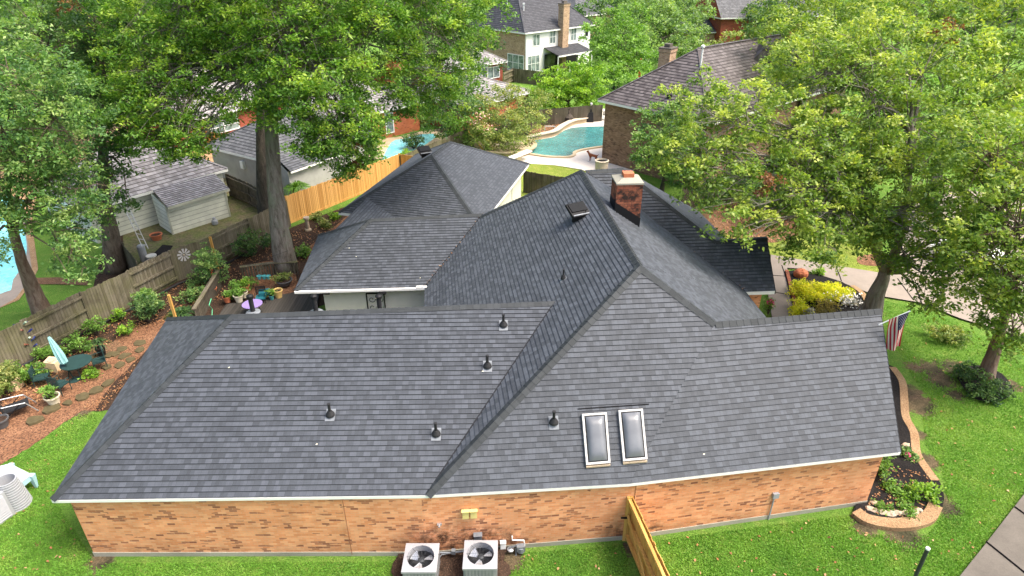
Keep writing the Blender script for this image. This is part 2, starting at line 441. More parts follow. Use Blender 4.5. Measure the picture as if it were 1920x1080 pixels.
brick('brick_tan',[(.36,.23,.13),(.46,.31,.2),(.5,.35,.23)],(.15,.09,.06),(.45,.36,.27),.95)
brick('brick_orange',[(.50,.14,.06),(.58,.18,.08),(.52,.16,.08)],(.36,.09,.045),(.5,.24,.15),.93)
brick('brick_red',[(.28,.06,.035),(.34,.08,.045),(.3,.07,.04)],(.15,.035,.03),(.3,.18,.14),.95)
brick('brick_chimney',[(.27,.085,.045),(.34,.12,.065),(.23,.07,.04)],(.14,.05,.03),(.09,.06,.045),.98,bw=.31,bh=.11,soot=.93)
lawn('lawn',(.10,.215,.03),(.145,.265,.04),(.235,.30,.07),deadamt=.55,spots=SPOTS)
lawn('lawn_dry',(.17,.23,.035),(.24,.30,.05),(.36,.33,.09),(.33,.25,.11),.6)
soil('mulch',(.035,.022,.015),(.06,.038,.026),(.15,.085,.055),14.,.56)
soil('mulch_black',(.012,.011,.011),(.022,.02,.019),(.07,.05,.04),16.,.62)
soil('sand_path',(.22,.105,.055),(.30,.155,.085),(.09,.045,.028),7.,.50)
soil('leaf_litter',(.10,.06,.035),(.16,.10,.06),(.33,.17,.09),12.,.5)
soil('yard_dirt',(.17,.135,.085),(.12,.14,.045),(.22,.22,.08),6.,.6)
soil('gravel_pink',(.34,.21,.11),(.44,.29,.16),(.18,.11,.06),18.,.55)
concrete('concrete',(.15,.132,.108),.6); concrete('concrete_path',(.31,.26,.215),.35); concrete('pool_deck',(.62,.56,.49),.12)
concrete('foundation',(.36,.34,.27),.5); concrete('stone_cap',(.62,.53,.40),.25); concrete('pool_stone',(.5,.4,.26),.4)
wood('wood_weathered',(.12,.10,.065),(.23,.20,.145),moss=(.13,.13,.05)); wood('wood_weathered_dark',(.085,.07,.05),(.16,.135,.1),moss=(.07,.07,.04))
wood('wood_gold',(.52,.25,.065),(.80,.45,.15)); wood('wood_gold_raw',(.42,.21,.05),(.70,.42,.12),joint=.6)
wood('deck_boards',(.035,.032,.027),(.07,.062,.053),bw=.15)
wood('siding_boards',(.62,.60,.53),(.66,.64,.57),bw=30.)
plain('white_paint',(.80,.80,.78),.5,.05); plain('cream_paint',(.73,.70,.61),.6,.06); plain('trim_white',(.86,.85,.80),.45,.05)
plain('stucco',(.70,.67,.62),.8,.05,3.); plain('siding_white',(.56,.54,.51),.7,.05); plain('siding_far',(.82,.81,.79),.7,.04)
plain('siding_grey',(.50,.51,.45),.7,.08); plain('siding_green',(.50,.50,.40),.7,.1,2.,dirt=.25)
plain('black_metal',(.009,.009,.01),.55,.1,spec=.25); plain('black_rubber',(.02,.02,.021),.6,.1); plain('dark_metal',(.05,.055,.06),.45,.2,metal=.3)
plain('ac_paint',(.28,.28,.285),.5,.06); plain('ac_light',(.34,.34,.35),.45,.05); plain('fan_blade',(.55,.57,.6),.3,.1,metal=.6); plain('ac_inside',(.05,.05,.055),.8,.2)
plain('steel',(.5,.52,.54),.35,.1,metal=.7); plain('galv',(.20,.215,.23),.5,.2,metal=.2); plain('yellow_cover',(.72,.58,.22),.5,.06)
plain('teal_fabric',(.26,.50,.49),.8,.15,8.); plain('dark_green_metal',(.02,.05,.045),.5,.2); plain('teal_chair',(.015,.13,.16),.7,.2)
plain('purple_paint',(.27,.19,.42),.5,.05); plain('terracotta',(.50,.16,.075),.7,.15,8.); plain('cream_pot',(.68,.62,.46),.6,.1); plain('yellow_pot',(.72,.50,.18),.5,.1)
plain('teal_pot',(.07,.30,.31),.4,.08); plain('grey_pot',(.10,.10,.10),.7,.1); plain('limestone',(.66,.50,.30),.9,.15,9.,bump=.4); plain('red_paint',(.6,.04,.03),.5,.1)
plain('plastic_white',(.34,.35,.365),.45,.06,5.,dirt=.08); plain('plastic_top',(.50,.53,.57),.45,.04); plain('plastic_blue',(.40,.62,.68),.5,.06); plain('flag_red',(.30,.008,.022),.8,.1,6.); plain('flag_white',(.50,.43,.37),.8,.06,6.); plain('flag_blue',(.015,.018,.05),.8,.1)
plain('twig',(.09,.07,.05),.9,.2); plain('blue_glass',(.03,.04,.16),.15,.3,spec=.6); plain('green_glass',(.30,.42,.30),.2,.2,spec=.6); plain('brown_glass',(.25,.10,.06),.2,.2,spec=.6)
plain('hose_green',(.12,.5,.25),.5,.1); plain('cord',(.02,.02,.02),.7,.1); plain('dog_fur',(.22,.065,.025),.8,.2,6.); plain('lemon',(.8,.75,.55),.5,.1)
plain('stone_pale',(.48,.38,.27),.9,.25,6.,bump=.5); plain('stepping_stone',(.10,.08,.038),.9,.35,6.,dirt=.3,bump=.3); plain('window_frame',(.82,.82,.80),.4,.03); plain('pink_flower',(.6,.08,.18),.6,.2); plain('white_flower',(.8,.78,.72),.6,.1)
plain('solar_cell',(.008,.009,.01),.6,.3,20.,spec=.15)
m,t,p=base('window_glass',.08,.7); t.l.new(t.ramp(t.noise(t.obj(),1.5,3),(.4,(.10,.13,.13)),(.6,(.25,.31,.30))),p.inputs['Base Color'])
m,t,p=base('window_dark',.08,.6); t.l.new(t.ramp(t.noise(t.obj(),1.5,3),(.4,(.02,.022,.025)),(.6,(.07,.08,.08))),p.inputs['Base Color'])
m,t,p=base('skylight_dome',.3,.5); t.l.new(t.ramp(t.noise(t.obj(),1.4,4),(.3,(.10,.106,.118)),(.7,(.14,.15,.163))),p.inputs['Base Color'])
watermat('water_teal',(.02,.15,.15),(.06,.28,.26),.5); watermat('water_cyan',(.16,.62,.66),(.30,.76,.78),.15)
bark('bark_grey',(.11,.09,.07),(.27,.24,.20),(.20,.23,.15)); bark('bark_brown',(.075,.055,.042),(.19,.15,.115),(.14,.12,.09)); bark('bark_dark',(.045,.038,.032),(.12,.10,.08),(.09,.08,.06))
bark('bark_redgrey',(.11,.065,.045),(.24,.18,.14),(.16,.13,.09))
leafmat('leaf_oak',(0.042,0.127,0.018),(0.127,0.319,0.033),(0.327,0.535,0.059))
leafmat('leaf_right',(0.063,0.147,0.022),(0.175,0.336,0.042),(0.434,0.588,0.098))
leafmat('leaf_left',(0.041,0.124,0.035),(0.124,0.296,0.060),(0.324,0.514,0.133))
leafmat('leaf_dark',(0.022,0.075,0.019),(0.066,0.168,0.037),(0.168,0.318,0.075))
leafmat('leaf_bright',(.07,.19,.015),(.16,.38,.025),(.32,.56,.05))
leafmat('leaf_lime',(.34,.50,.02),(.60,.74,.03),(.75,.82,.08))
leafmat('leaf_yellowgreen',(.08,.17,.03),(.19,.31,.06),(.38,.46,.13))
leafmat('leaf_mid',(0.062,0.163,0.025),(0.138,0.325,0.037),(0.250,0.500,0.088))
leafmat('leaf_far',(0.081,0.176,0.047),(0.162,0.324,0.081),(0.297,0.486,0.135))
leafmat('leaf_silver',(.16,.22,.16),(.32,.38,.30),(.6,.63,.55)); leafmat('leaf_olive',(.16,.17,.03),(.30,.30,.06),(.42,.40,.1))
leafmat('dead_leaf',(.09,.035,.015),(.2,.08,.035),(.30,.14,.06)); leafmat('litter',(.12,.06,.03),(.35,.16,.07),(.55,.36,.18),.05,.2)
leafmat('grass_blade',(.085,.21,.03),(.165,.345,.045),(.32,.43,.09),.3,.15)
# ================= roof making =================
def clipz(P,z0,up):
    out=[]
    for i in range(len(P)):
        a,b=P[i],P[(i+1)%len(P)]; ia=(a.z>=z0)==up or a.z==z0; ib=(b.z>=z0)==up or b.z==z0
        if ia: out.append(a)
        if ia!=ib:
            t=(z0-a.z)/(b.z-a.z); q=lerp(a,b,t); q.z=z0; out.append(q)
    return out
def slope(mb,P,expo=.17,th=.026,mi=0,ei=1,shift=0.):
    P=[V(p) for p in P]; n=V((0,0,0))
    for i in range(len(P)):
        a,b=P[i],P[(i+1)%len(P)]; n+=V(((a.y-b.y)*(a.z+b.z),(a.z-b.z)*(a.x+b.x),(a.x-b.x)*(a.y+b.y)))
    n.normalize()
    if n.z<0: n=-n; P=P[::-1]
    t=V((0,0,1)).cross(n).normalized(); s=math.sqrt(max(1e-4,1-n.z*n.z)); dz=expo*s
    z=min(p.z for p in P); zt=max(p.z for p in P); k=int(round(z/dz))
    mb.poly([p-n*.04 for p in P],ei)
    u0=random.random()*50
    while z<zt-1e-3:
        Q=clipz(clipz(P,z,True),z+dz,False)
        q=[]
        for a in Q:
            if not q or (a-q[-1]).length>1e-3: q.append(a)
        if len(q)>=3 and (q[0]-q[-1]).length<1e-3: q.pop()
        if len(q)>=3:
            lift=lambda a: a+n*(th*(1-(a.z-z)/dz)+.006)
            mb.poly([lift(a) for a in q],mi,[(a.dot(t)+u0,k+min(.97,max(.02,(a.z-z)/dz))) for a in q])
            for i in range(len(q)):
                a,b=q[i],q[(i+1)%len(q)]
                if abs(a.z-z)<1e-3 and abs(b.z-z)<1e-3 and (a-b).length>.02: mb.poly([lift(a)+n*0,a-n*.01,b-n*.01,lift(b)],ei)
        z+=dz; k+=1
    return n
def cap(mb,a,b,na,nb,w=.17,seg=.24,mi=0,ei=1):
    a=V(a);b=V(b); d=(b-a); L=d.length; d/=L; n=max(1,int(L/seg))
    # side directions lying in each slope, pointing away from the line
    def side(nn):
        s=nn.cross(d).normalized(); return s
    sa=side(na); sb=-side(nb)
    if sa.z>0 and (a.z==b.z or abs(d.z)<.2): pass
    top=(na+nb).normalized()
    for i in range(n):
        p=a+d*(L*i/n); q=a+d*(L*(i+1.12)/n); h0,h1=.04,.028
        A=[p+sa*w+na*h0,p+top*(h0+.02),p+sb*w+nb*h0]; B=[q+sa*w+na*h1,q+top*(h1+.02),q+sb*w+nb*h1]
        u=i*.9+random.random()*.6
        mb.poly([A[0],A[1],B[1],B[0]],mi,[(u+.1,i+.1),(u+.5,i+.1),(u+.5,i+.8),(u+.1,i+.8)]); mb.poly([A[1],A[2],B[2],B[1]],mi,[(u+.5,i+.1),(u+.8,i+.1),(u+.8,i+.8),(u+.5,i+.8)])
        mb.poly([A[0],A[0]-na*.03,A[1]-top*.03,A[1]],ei); mb.poly([A[1],A[1]-top*.03,A[2]-nb*.03,A[2]],ei)
# ================= the main house =================
house=E('brick_house',G(960,930,0),'long single storey brick house under a new charcoal shingle roof, filling the foreground','house')
EZ=2.6
c0=G(800,928,EZ); C_=PL(c0,G(796,560,EZ),G(1200,500,7.4))
apex=G(1200,500,7.4); RC=hit(C_,1090,320); VA=hit(C_,1040,567); VE=hit(C_,905,402)
A0=G(97,937,EZ); A_=PL(A0,c0,VA); pkA=hit(A_,435,592); BL=G(315,597,EZ)
ce=lambda Y: V((lerp(c0.x,G(796,560,EZ).x,(Y-c0.y)/(G(796,560,EZ).y-c0.y)),Y,EZ))
e1=G(797,538,EZ); CF=ce(31.6)
H_=PL(apex,RC,G(1397,547,EZ)); 
b1=G(1180,906,EZ); B1=PL(c0,b1,apex); rB=hit(B1,1340,606)
b2=G(1688,847,EZ); B2=PL(b1,b2,rB); rE=hit(B2,1650,581)
I0=G(1397,547,EZ); I1=G(1453,545,EZ); I2=G(1437,447,4.35); I_=PL(I0,I1,I2)
iR=hit(I_,1342,453); iT=hit(I_,1168,318); iL=hit(I_,1098,322)
E0=G(553,545,EZ); E_=PL(E0,e1,VE); pkE=hit(E_,695,412); EB=G(598,441,EZ)
S=[]
def facet(P,**k):
    mb=MB(); n=slope(mb,P,**k); mb.build('roof_slope',['shingle_new','shingle_edge'],house); return n
Cb=ce(24.6)
hEnd=V(I0)+(RC-apex).normalized()*0
hd=(RC-apex); hd.z=0; hd.normalize()
bH=I0-hd*7.2; bH.z=EZ    # right-hand eave of the tall roof, behind the street-side ridge
nA=facet([A0,c0,VA,pkA]); nG=facet([BL,A0,pkA]); nAb=facet([BL,pkA,VA,Cb])
nC=facet([c0,VA,Cb,e1,VE,CF,RC,apex]) if False else None
m_=MB(); nC=slope(m_,[c0,VA,apex]); slope(m_,[VA,Cb,e1,VE,RC,apex]); slope(m_,[VE,CF,RC]); m_.build('roof_slope',['shingle_new','shingle_edge'],house)
HF=I0+hd*6; HF.z=EZ
bq=hit(H_,1436,596)
m_=MB(); nH=slope(m_,[apex,RC,HF,I0]); slope(m_,[apex,I0,bq,rB]); m_.build('roof_slope',['shingle_new','shingle_edge'],house)
nB=facet([c0,b1,rB,apex]); nB2=facet([b1,b2,rE,rB])
bk=rE+V((.3,4.0,0)); bk.z=EZ; bk2=V((bH.x-.5,bk.y-.4,EZ))
nBb=facet([rB,rE,bk,bk2])
nI=facet([I0,I1,I2,iR,iT,iL])
J=[G(1362,450,EZ),G(1310,397,EZ),G(1242,361,EZ),G(1190,330,EZ)]
m_=MB(); nJ=slope(m_,[iR,J[0],J[1],iT]); slope(m_,[iT,J[1],J[2]]); slope(m_,[iT,J[2],J[3]]); slope(m_,[iR,I2,I2+V((.2,3.2,EZ-I2.z)),J[0]]); slope(m_,[iL,iT,J[3]]); m_.build('roof_slope',['shingle_new','shingle_edge'],house)
nE=facet([E0,e1,VE,pkE]); nEl=facet([EB,E0,pkE])
EBk=V((CF.x-.2,CF.y+.9,EZ)); nEb=facet([EB,pkE,VE,CF,EBk])
nF=facet([RC,CF,V((HF.x,HF.y,EZ))])
mb=MB()
for a,b,x,y in ((A0,pkA,nG,nA),(pkA,VA,nAb,nA),(BL,pkA,nAb,nG),(c0,apex,nC,nB),(apex,rB,nH,nB),(rB,rE,nBb,nB2),(apex,RC,nC,nH),(RC,CF,nC,nF),
    (E0,pkE,nEl,nE),(pkE,VE,nEb,nE),(EB,pkE,nEb,nEl),(iT,iR,nJ,nI),(iR,I2,nJ,nI),(iL,iT,nJ,nI)):
    if (b-a).dot(V((0,1,0)))<0 and False: a,b=b,a
    # choose which normal is on the left of a->b
    d=(b-a).normalized(); 
    if x.cross(d).dot(V((x.x,x.y,0)))<0: x=x
    s=x.cross(d)
    # side vector must run downhill on its own slope
    if s.z>0.001 or (abs(s.z)<=.001): 
        a,b=b,a
    cap(mb,a,b,x,y) if a.z<=b.z+.01 else cap(mb,a,b,x,y)
mb.build('ridge_cap',['ridge_shingle','shingle_edge'],house)
# valley flashing lines
mb=MB()
for a,b in ((c0,VA),(e1,VE),(I0,iL)):
    MB().beam(a+V((0,0,.035)),b+V((0,0,.035)),.05,.012).build('valley_flashing','shingle_edge',house)
# fascia, soffit, walls
mb=MB()
def fascia(a,b,h=.10,out=V((0,-1,0))):
    mb=MB()
    a=V(a);b=V(b); d=(b-a).normalized(); o=V((d.y,-d.x,0)).normalized()*.02
    if o.dot(out)<0:o=-o
    z=V((0,0,1)); t=a-z*.015; u=b-z*.015
    mb.hexa([t+o,u+o,u-o,t-o],[t+o-z*h,u+o-z*h,u-o-z*h,t-o-z*h]); mb.build('fascia','trim_white',house)
fascia(A0,c0);fascia(c0,b1);fascia(b1,b2);fascia(BL,A0,out=V((-1,0,0)));fascia(E0,e1,.16);fascia(e1,Cb,out=V((-1,0,0)));fascia(I0,I1,.16);fascia(EB,E0,out=V((-1,0,0)));fascia(J[0],J[1],out=V((1,0,0)));fascia(J[1],J[2],out=V((1,0,0)))
for a,b in ((b2,rE),(rE,bk),(I1,I2)):
    z=V((0,0,1)); o=V((.05,0,0)); MB().hexa([a-o*.2-z*.03,a+o-z*.03,b+o-z*.03,b-o*.2-z*.03],[a-o*.2-z*.17,a+o-z*.17,b+o-z*.17,b-o*.2-z*.17]).build('rake_board','shingle_edge',house)
W=[G(178,1042),G(800,1041),G(1180,1010),G(1623,945)]
TZ=2.5
def up(p,z): return V((p.x,p.y,z))
BLw=V((BL.x+.5,BL.y-.3,0)); W4=V((W[3].x+.1,W[3].y+6.8,0))
mb=MB()
ring=[BLw]+W+[W4]
for i in range(5):
    a,b=ring[i],ring[i+1]; mb.poly([up(a,.16),up(b,.16),up(b,TZ),up(a,TZ)])
gp=V((W[3].x+.05,rE.y,rE.z-.15)); mb.poly([up(W[3],TZ),up(W4,TZ),gp])
mb.poly([up(BLw,TZ),up(BLw,0),V((Cb.x,BLw.y,0)),V((Cb.x,BLw.y,TZ))])
mb.poly([up(I0,0)+V((-1.5,.5,0)),up(I1,0)+V((-.35,.5,0)),up(I1,TZ)+V((-.35,.5,0)),up(I0,TZ)+V((-1.5,.5,0))])
mb.poly([up(I1,0)+V((-.35,.5,0)),up(I1,0)+V((-.35,5.5,0)),up(I1,TZ)+V((-.35,5.5,0)),up(I1,TZ)+V((-.35,.5,0))])
mb.poly([up(I1,TZ)+V((-.35,.5,0)),up(I1,TZ)+V((-.35,5.,0)),V((I2.x-.35,I2.y,I2.z-.1))])
mb.poly([up(bH,0)+V((-.5,0,0)),up(I0,0)+V((-.6,0,0)),up(I0,TZ)+V((-.6,0,0)),up(bH,TZ)+V((-.5,0,0))])
for a,b in ((J[0],J[1]),(J[1],J[2])): mb.poly([up(a,0)+V((-.6,0,0)),up(b,0)+V((-.6,0,0)),up(b,TZ)+V((-.6,0,0)),up(a,TZ)+V((-.6,0,0))])
mb.build('brick_wall','brick_salmon',house)
mb=MB()
for i in range(5):
    a,b=ring[i],ring[i+1]; o=V((b.y-a.y,a.x-b.x,0)).normalized()*.03
    if i==0: o=V((-.03,0,0))
    mb.hexa([up(a+o,0),up(b+o,0),up(b-o,0),up(a-o,0)],[up(a+o,.17),up(b+o,.17),up(b-o,.17),up(a-o,.17)])
mb.build('foundation','foundation',house)
mb=MB() # soffit under the front eave and dark control joints
q=[A0,c0,b1,b2]
for i in range(3): mb.poly([up(q[i],TZ-.01),up(q[i+1],TZ-.01),up(W[i+1]+V((0,.05,0)),TZ-.01),up(W[i]+V((0,.05,0)),TZ-.01)])
mb.poly([up(A0,TZ-.01),up(W[0],TZ-.01),up(BLw,TZ-.01),up(BL,TZ-.01)])
mb.build('soffit','trim_white',house)
mb=MB()
for px,py in ((661,1044),(1180,1010)):
    g=G(px,py); MB().box(g+V((0,-.006,1.3)),(.014,.02,2.4)).build('control_joint','brown_glass',house)
# courtyard wall (stucco) with downspout
mb=MB()
w0=V((E0.x+1.15,E0.y+.45,0)); w1=V((e1.x+.05,e1.y+.5,0))
mb.poly([w0,w1,up(w1,TZ),up(w0,TZ)]); mb.poly([up(EB,0)+V((.7,0,0)),w0,up(w0,TZ),up(EB,TZ)+V((.7,0,0))])
mb.poly([w1,V((Cb.x+.35,Cb.y,0)),V((Cb.x+.35,Cb.y,TZ)),up(w1,TZ)])
mb.build('courtyard_wall','stucco',house)
mb=MB(); g=w1+V((-.03,-.06,0)); mb.box(V((g.x,g.y-.25,1.2)),(.09,.07,2.5)); mb.beam(E0+V((0,-.07,-.05)),e1+V((0,-.07,-.05)),.12,.1); mb.box(e1+V((-.1,-.1,.0)),(.6,.14,.16)); mb.build('gutter','trim_white',house)
mb=MB(); 
for px in (612,717): 
    g=GY(px,551,w0.y-.35); MB().box(V((g.x,g.y,2.42)),(.35,.2,.06)).build('soffit_vent','black_metal',house)
# garage block roof at the back, turned a little
DL=G(635,398,EZ); DR=G(900,425,EZ); DB=G(992,307,EZ); D_=PL(DL,DR,G(809,291,5.15)); dA=G(809,291,5.15); dR=hit((V((0,0,1)),dA),844,266); DLb=DL+(DB-DR)
gar=E('garage',(DL+DB)/2-V((0,0,EZ)),'hip roofed garage with matching charcoal shingles behind the brick house, beside the golden fence','garage')
def facetg(P):
    mb=MB(); n=slope(mb,P); mb.build('roof_slope',['shingle_new','shingle_edge'],gar); return n
n1=facetg([DL,DR,dA]); n2=facetg([DR,DB,dR,dA]); n3=facetg([DL,dA,dR,DLb]); n4=facetg([DLb,dR,DB])
mb=MB()
for a,b,x,y in ((dA,DR,n1,n2),(DL,dA,n3,n1),(dA,dR,n3,n2),(dR,DB,n4,n2),(DLb,dR,n4,n3)): 
    if x.cross((b-a).normalized()).z>.001: x,y=y,x
    cap(mb,a,b,x,y)
mb.build('ridge_cap',['ridge_shingle','shingle_edge'],gar)
Pr=hit(D_,688,372); Pl=G(628,432,Pr.z); dn=(DR-DL).normalized()
lo=[p+dn*2.2+V((0,0,-(Pr.z-EZ))) for p in (Pl,Pr)]
mb=MB(); slope(mb,[Pl,lo[0],lo[1],Pr]); slope(mb,[Pl,Pr,Pr-dn*.5-V((0,0,.5)),Pl-dn*.5-V((0,0,.5))])
mb.build('roof_slope',['shingle_new','shingle_edge'],gar)
mb=MB(); ins=.5
cs=[DL,DR,DB,DLb]; cen=sum(cs,V((0,0,0)))/4
cw=[up(lerp(c,cen,.1),0) for c in cs]
for i in range(4):
    a,b=cw[i],cw[(i+1)%4]; mb.poly([a,b,up(b,2.5),up(a,2.5)])
mb.build('garage_wall','cream_paint',gar)
mb=MB()
for i in range(4):
    a,b=cs[i],cs[(i+1)%4]; mb.beam(a-V((0,0,.09)),b-V((0,0,.09)),.04,.15)
mb.build('fascia','trim_white',gar)
mb=MB(); a,b=cw[1],cw[2]; nn=V(((b-a).y,-(b-a).x,0)).normalized()
for t0 in (.45,.75): 
    q=lerp(a,b,t0)+nn*.04; mb.beam(q,q+V((0,0,2.4)),.08,.08)
mb.beam(lerp(a,b,.45)+nn*.04+V((0,0,2.3)),lerp(a,b,.75)+nn*.04+V((0,0,2.3)),.08,.12)
mb.build('door_frame','trim_white',gar)
# ================= ground and setting =================
brick('lap_siding',[(.66,.66,.55),(.70,.70,.59)],(.3,.3,.24),(.30,.30,.24),2.,60.,.30); brick('panel_siding',[(.84,.82,.78),(.86,.84,.80)],(.3,.3,.24),(.25,.24,.22),2.,1.2,60.)
brick('lap_white',[(.82,.82,.80),(.8,.8,.78)],(.3,.3,.24),(.6,.6,.58),2.,60.,.3)
MB().poly([(-700,-60,0),(700,-60,0),(700,1600,0),(-700,1600,0)]).build('ground','lawn',kind='structure')
LV=[0]
def zone(name,px,mat,z=None,n=0,jit=0.,**k):
    LV[0]+=1; z=.004+.004*LV[0] if z is None else z
    P=[G(*p) for p in px]
    if n:   # round the outline off
        Q=[]
        N=len(P)
        for i in range(N):
            p0,p1,p2,p3=P[i-1],P[i],P[(i+1)%N],P[(i+2)%N]
            for j in range(n):
                t=j/n; q=.5*((2*p1)+(p2-p0)*t+(2*p0-5*p1+4*p2-p3)*t*t+(3*p1-p0-3*p2+p3)*t**3)
                Q.append(q+V((random.uniform(-jit,jit),random.uniform(-jit,jit),0)))
        P=Q
    if not k: k=dict(kind='structure')
    return MB().sheet(P,z).build(name,mat,**k)
def strip(name,px,w,z0,z1,mat,sub=6,parent=None,**k):
    P=[G(*p) if len(p)==2 else V(p) for p in px]; Q=[]
    for i in range(len(P)-1):
        p0=P[max(i-1,0)];p1=P[i];p2=P[i+1];p3=P[min(i+2,len(P)-1)]
        for j in range(sub):
            t=j/sub; Q.append(.5*((2*p1)+(p2-p0)*t+(2*p0-5*p1+4*p2-p3)*t*t+(3*p1-p0-3*p2+p3)*t**3))
    Q.append(P[-1]); L=[];R=[]
    for i,q in enumerate(Q):
        d=(Q[min(i+1,len(Q)-1)]-Q[max(i-1,0)]); o=V((-d.y,d.x,0)).normalized()*w/2; L.append(q+o);R.append(q-o)
    mb=MB()
    for i in range(len(Q)-1):
        a,b,c,d=[V((p.x,p.y,z1)) for p in (R[i],R[i+1],L[i+1],L[i])]
        mb.poly([a,b,c,d]); f=lambda p:V((p.x,p.y,z0))
        mb.poly([f(a),f(b),b,a]); mb.poly([c,f(c),f(d),d][::-1])
    for i in (0,-1): a,b=R[i],L[i]; mb.poly([V((a.x,a.y,z0)),V((b.x,b.y,z0)),V((b.x,b.y,z1)),V((a.x,a.y,z1))])
    return mb.build(name,mat,parent,**k)
# left garden
zone('mulch_bed',[(-120,760),(0,697),(67,667),(173,610),(258,567),(333,527),(397,503),(475,462),(550,425),(640,390),(720,370),(720,470),(640,560),(420,640),(260,760),(185,772),(150,768),(110,800),(55,838),(0,868),(-120,930)],'mulch')
zone('sand_path',[(-120,932),(0,870),(55,840),(110,802),(150,771),(180,768),(205,728),(262,668),(330,600),(340,570),(300,600),(262,612),(235,620),(205,650),(160,672),(130,700),(95,722),(40,728),(0,760),(-120,820)],'sand_path',n=4,jit=.06)
zone('leaf_litter',[(60,715),(110,700),(170,655),(225,640),(200,675),(150,690),(120,720),(80,740)],'leaf_litter',n=4,jit=.12)
zone('garden_path',[(455,515),(480,495),(512,490),(545,500),(560,560),(470,560)],'sand_path',n=3,jit=.05)
zone('garden_path',[(575,470),(610,440),(660,400),(680,410),(640,450),(590,520)],'sand_path',n=3,jit=.05)
# stepping stones
for i,(x,y,r) in enumerate([(262,643,.42),(229,655,.38),(234,667,.4),(263,657,.36),(245,675,.36),(225,685,.38),(212,665,.4),(204,668,.3),(203,719,.38),(180,733,.42),(155,746,.42),(127,757,.3),(95,768,.45),(65,790,.5),(170,672,.34),(200,690,.3),(487,505,.4),(500,498,.35)]):
    g=G(x,y); r*=.8; a0=random.random()*6; hs=.05+.004*i; pts=[g+V((r*random.uniform(.6,1.15)*math.cos(a0+q),r*random.uniform(.6,1.15)*math.sin(a0+q),0)) for q in [j*6.283/7 for j in range(7)]]
    MB().hexa([p+V((0,0,0)) for p in pts],[lerp(p,g,.06)+V((0,0,hs)) for p in pts]).build('stepping_stone','stepping_stone',label='dark mossy stepping stone set in the orange sand path of the left garden' if i<16 else 'dark stepping stone in the sandy path beside the thick trunk',cat='stepping stone',group='stepping stones in the sandy garden' if i<16 else 'stepping stones beside the thick trunk')
# left neighbour
zone('concrete_path',[(-200,640),(0,578),(36,563),(60,530),(72,505),(60,420),(80,300),(-300,300)],'gravel_pink')
zone('pool_apron',[(-200,630),(0,577),(30,560),(52,530),(60,505),(50,440),(50,400),(-200,400)],'concrete_path')
zone('pool_water',[(-200,560),(0,552),(25,525),(47,490),(50,455),(40,410),(30,370),(-200,380)],'water_cyan',n=3)
zone('stone_edging',[(60,522),(110,521),(165,528),(165,536),(105,534),(62,534)],'leaf_litter')
zone('ivy_ground',[(170,560),(200,440),(235,440),(285,500),(250,560),(190,590)],'mulch')
zone('yard_dirt',[(235,470),(270,520),(400,455),(500,405),(520,340),(430,320),(300,400),(240,400)],'yard_dirt',n=3,jit=.1)
zone('paving_slab',[(275,490),(305,460),(325,462),(300,500)],'mulch_black')
zone('gravel_yard',[(150,420),(240,420),(330,330),(500,280),(440,200),(100,250)],'gravel_pink')
# timber deck of the courtyard
dk=MB(); q=[G(405,606),G(425,575),G(500,563),G(575,548),G(600,545),G(590,620),G(420,640)]
dk.hexa([p for p in q],[p+V((0,0,.16)) for p in q]).build('deck','deck_boards',kind='structure')
# middle pool
zone('pool_deck',[(690,300),(700,262),(745,258),(800,245),(840,240),(850,262),(770,300)],'pool_stone')
zone('pool_water',[(715,310),(734,268),(758,261),(790,253),(818,254),(800,271),(748,300)],'water_cyan',n=3)
# right pool
zone('pool_deck',[(900,262),(960,250),(1010,235),(1060,222),(1110,205),(1180,205),(1190,350),(1133,337),(1090,319),(1040,311),(990,308),(950,300)],'pool_deck')
zone('raised_bed',[(985,262),(1000,235),(1030,215),(1090,215),(1098,228),(1072,232),(1056,241),(1035,253),(1005,261)],'leaf_litter',z=.12)
zone('raised_bed',[(860,262),(900,245),(985,240),(1005,262),(970,278),(930,280),(880,280)],'mulch_black',z=.10)
wat=[(971,282),(975,274),(993,268),(1015,264),(1040,259),(1057,248),(1077,242),(1120,240),(1180,243),(1180,272),(1132,277),(1093,283),(1078,288),(1076,293),(1064,297),(1027,296),(998,292),(980,289)]
zone('pool_water',wat,'water_teal',n=3,z=.16)
rw=E('pool_retaining_wall',G(1030,258),'curved low stone retaining wall with pale cap stones around the teal pool','retaining wall')
wp=[(930,283),(968,278),(993,266),(1015,261),(1040,255),(1056,244),(1075,235),(1098,230),(1094,222)]
strip('wall_face',wp,.34,0,.5,'pool_stone',parent=rw); strip('cap_stone',wp,.6,.505,.58,'stone_cap',parent=rw)
cp=E('pool_coping',G(1020,296),'pale stone coping along the edge of the teal pool','coping')
strip('coping_stones',wat[8:][::1]+[(971,284)],.3,0,.19,'pool_stone',parent=cp)
zone('dry_lawn',[(940,345),(988,308),(1040,312),(1092,321),(1140,340),(1140,400),(940,400)],'lawn_dry')
# right side
zone('dry_lawn',[(1330,440),(1380,400),(1480,400),(1600,440),(1650,480),(1650,515),(1565,500),(1445,480),(1400,470)],'lawn_dry')
zone('leaf_litter',[(1290,420),(1320,370),(1440,390),(1510,420),(1470,452),(1400,458),(1360,440)],'leaf_litter',n=3,jit=.2)
zone('driveway',[(1445,480),(1470,484),(1565,500),(1650,514),(1690,440),(1715,385),(1760,345),(2000,400),(2000,660),(1800,600),(1725,570),(1640,556),(1577,532),(1500,506),(1475,505),(1505,600),(1455,640),(1440,560)],'concrete_path')
for a,b in (((1567,502),(1577,530)),((1447,519),(1476,521)),((1453,551),(1482,556)),((1682,525),(1712,566)),((1465,500),(1500,596))): strip('expansion_joint',[a,b],.05,.10,.111,'mulch_black',sub=1,kind='structure')
zone('sand_patch',[(1608,484),(1640,480),(1650,500),(1612,498)],'sand_path',n=3)
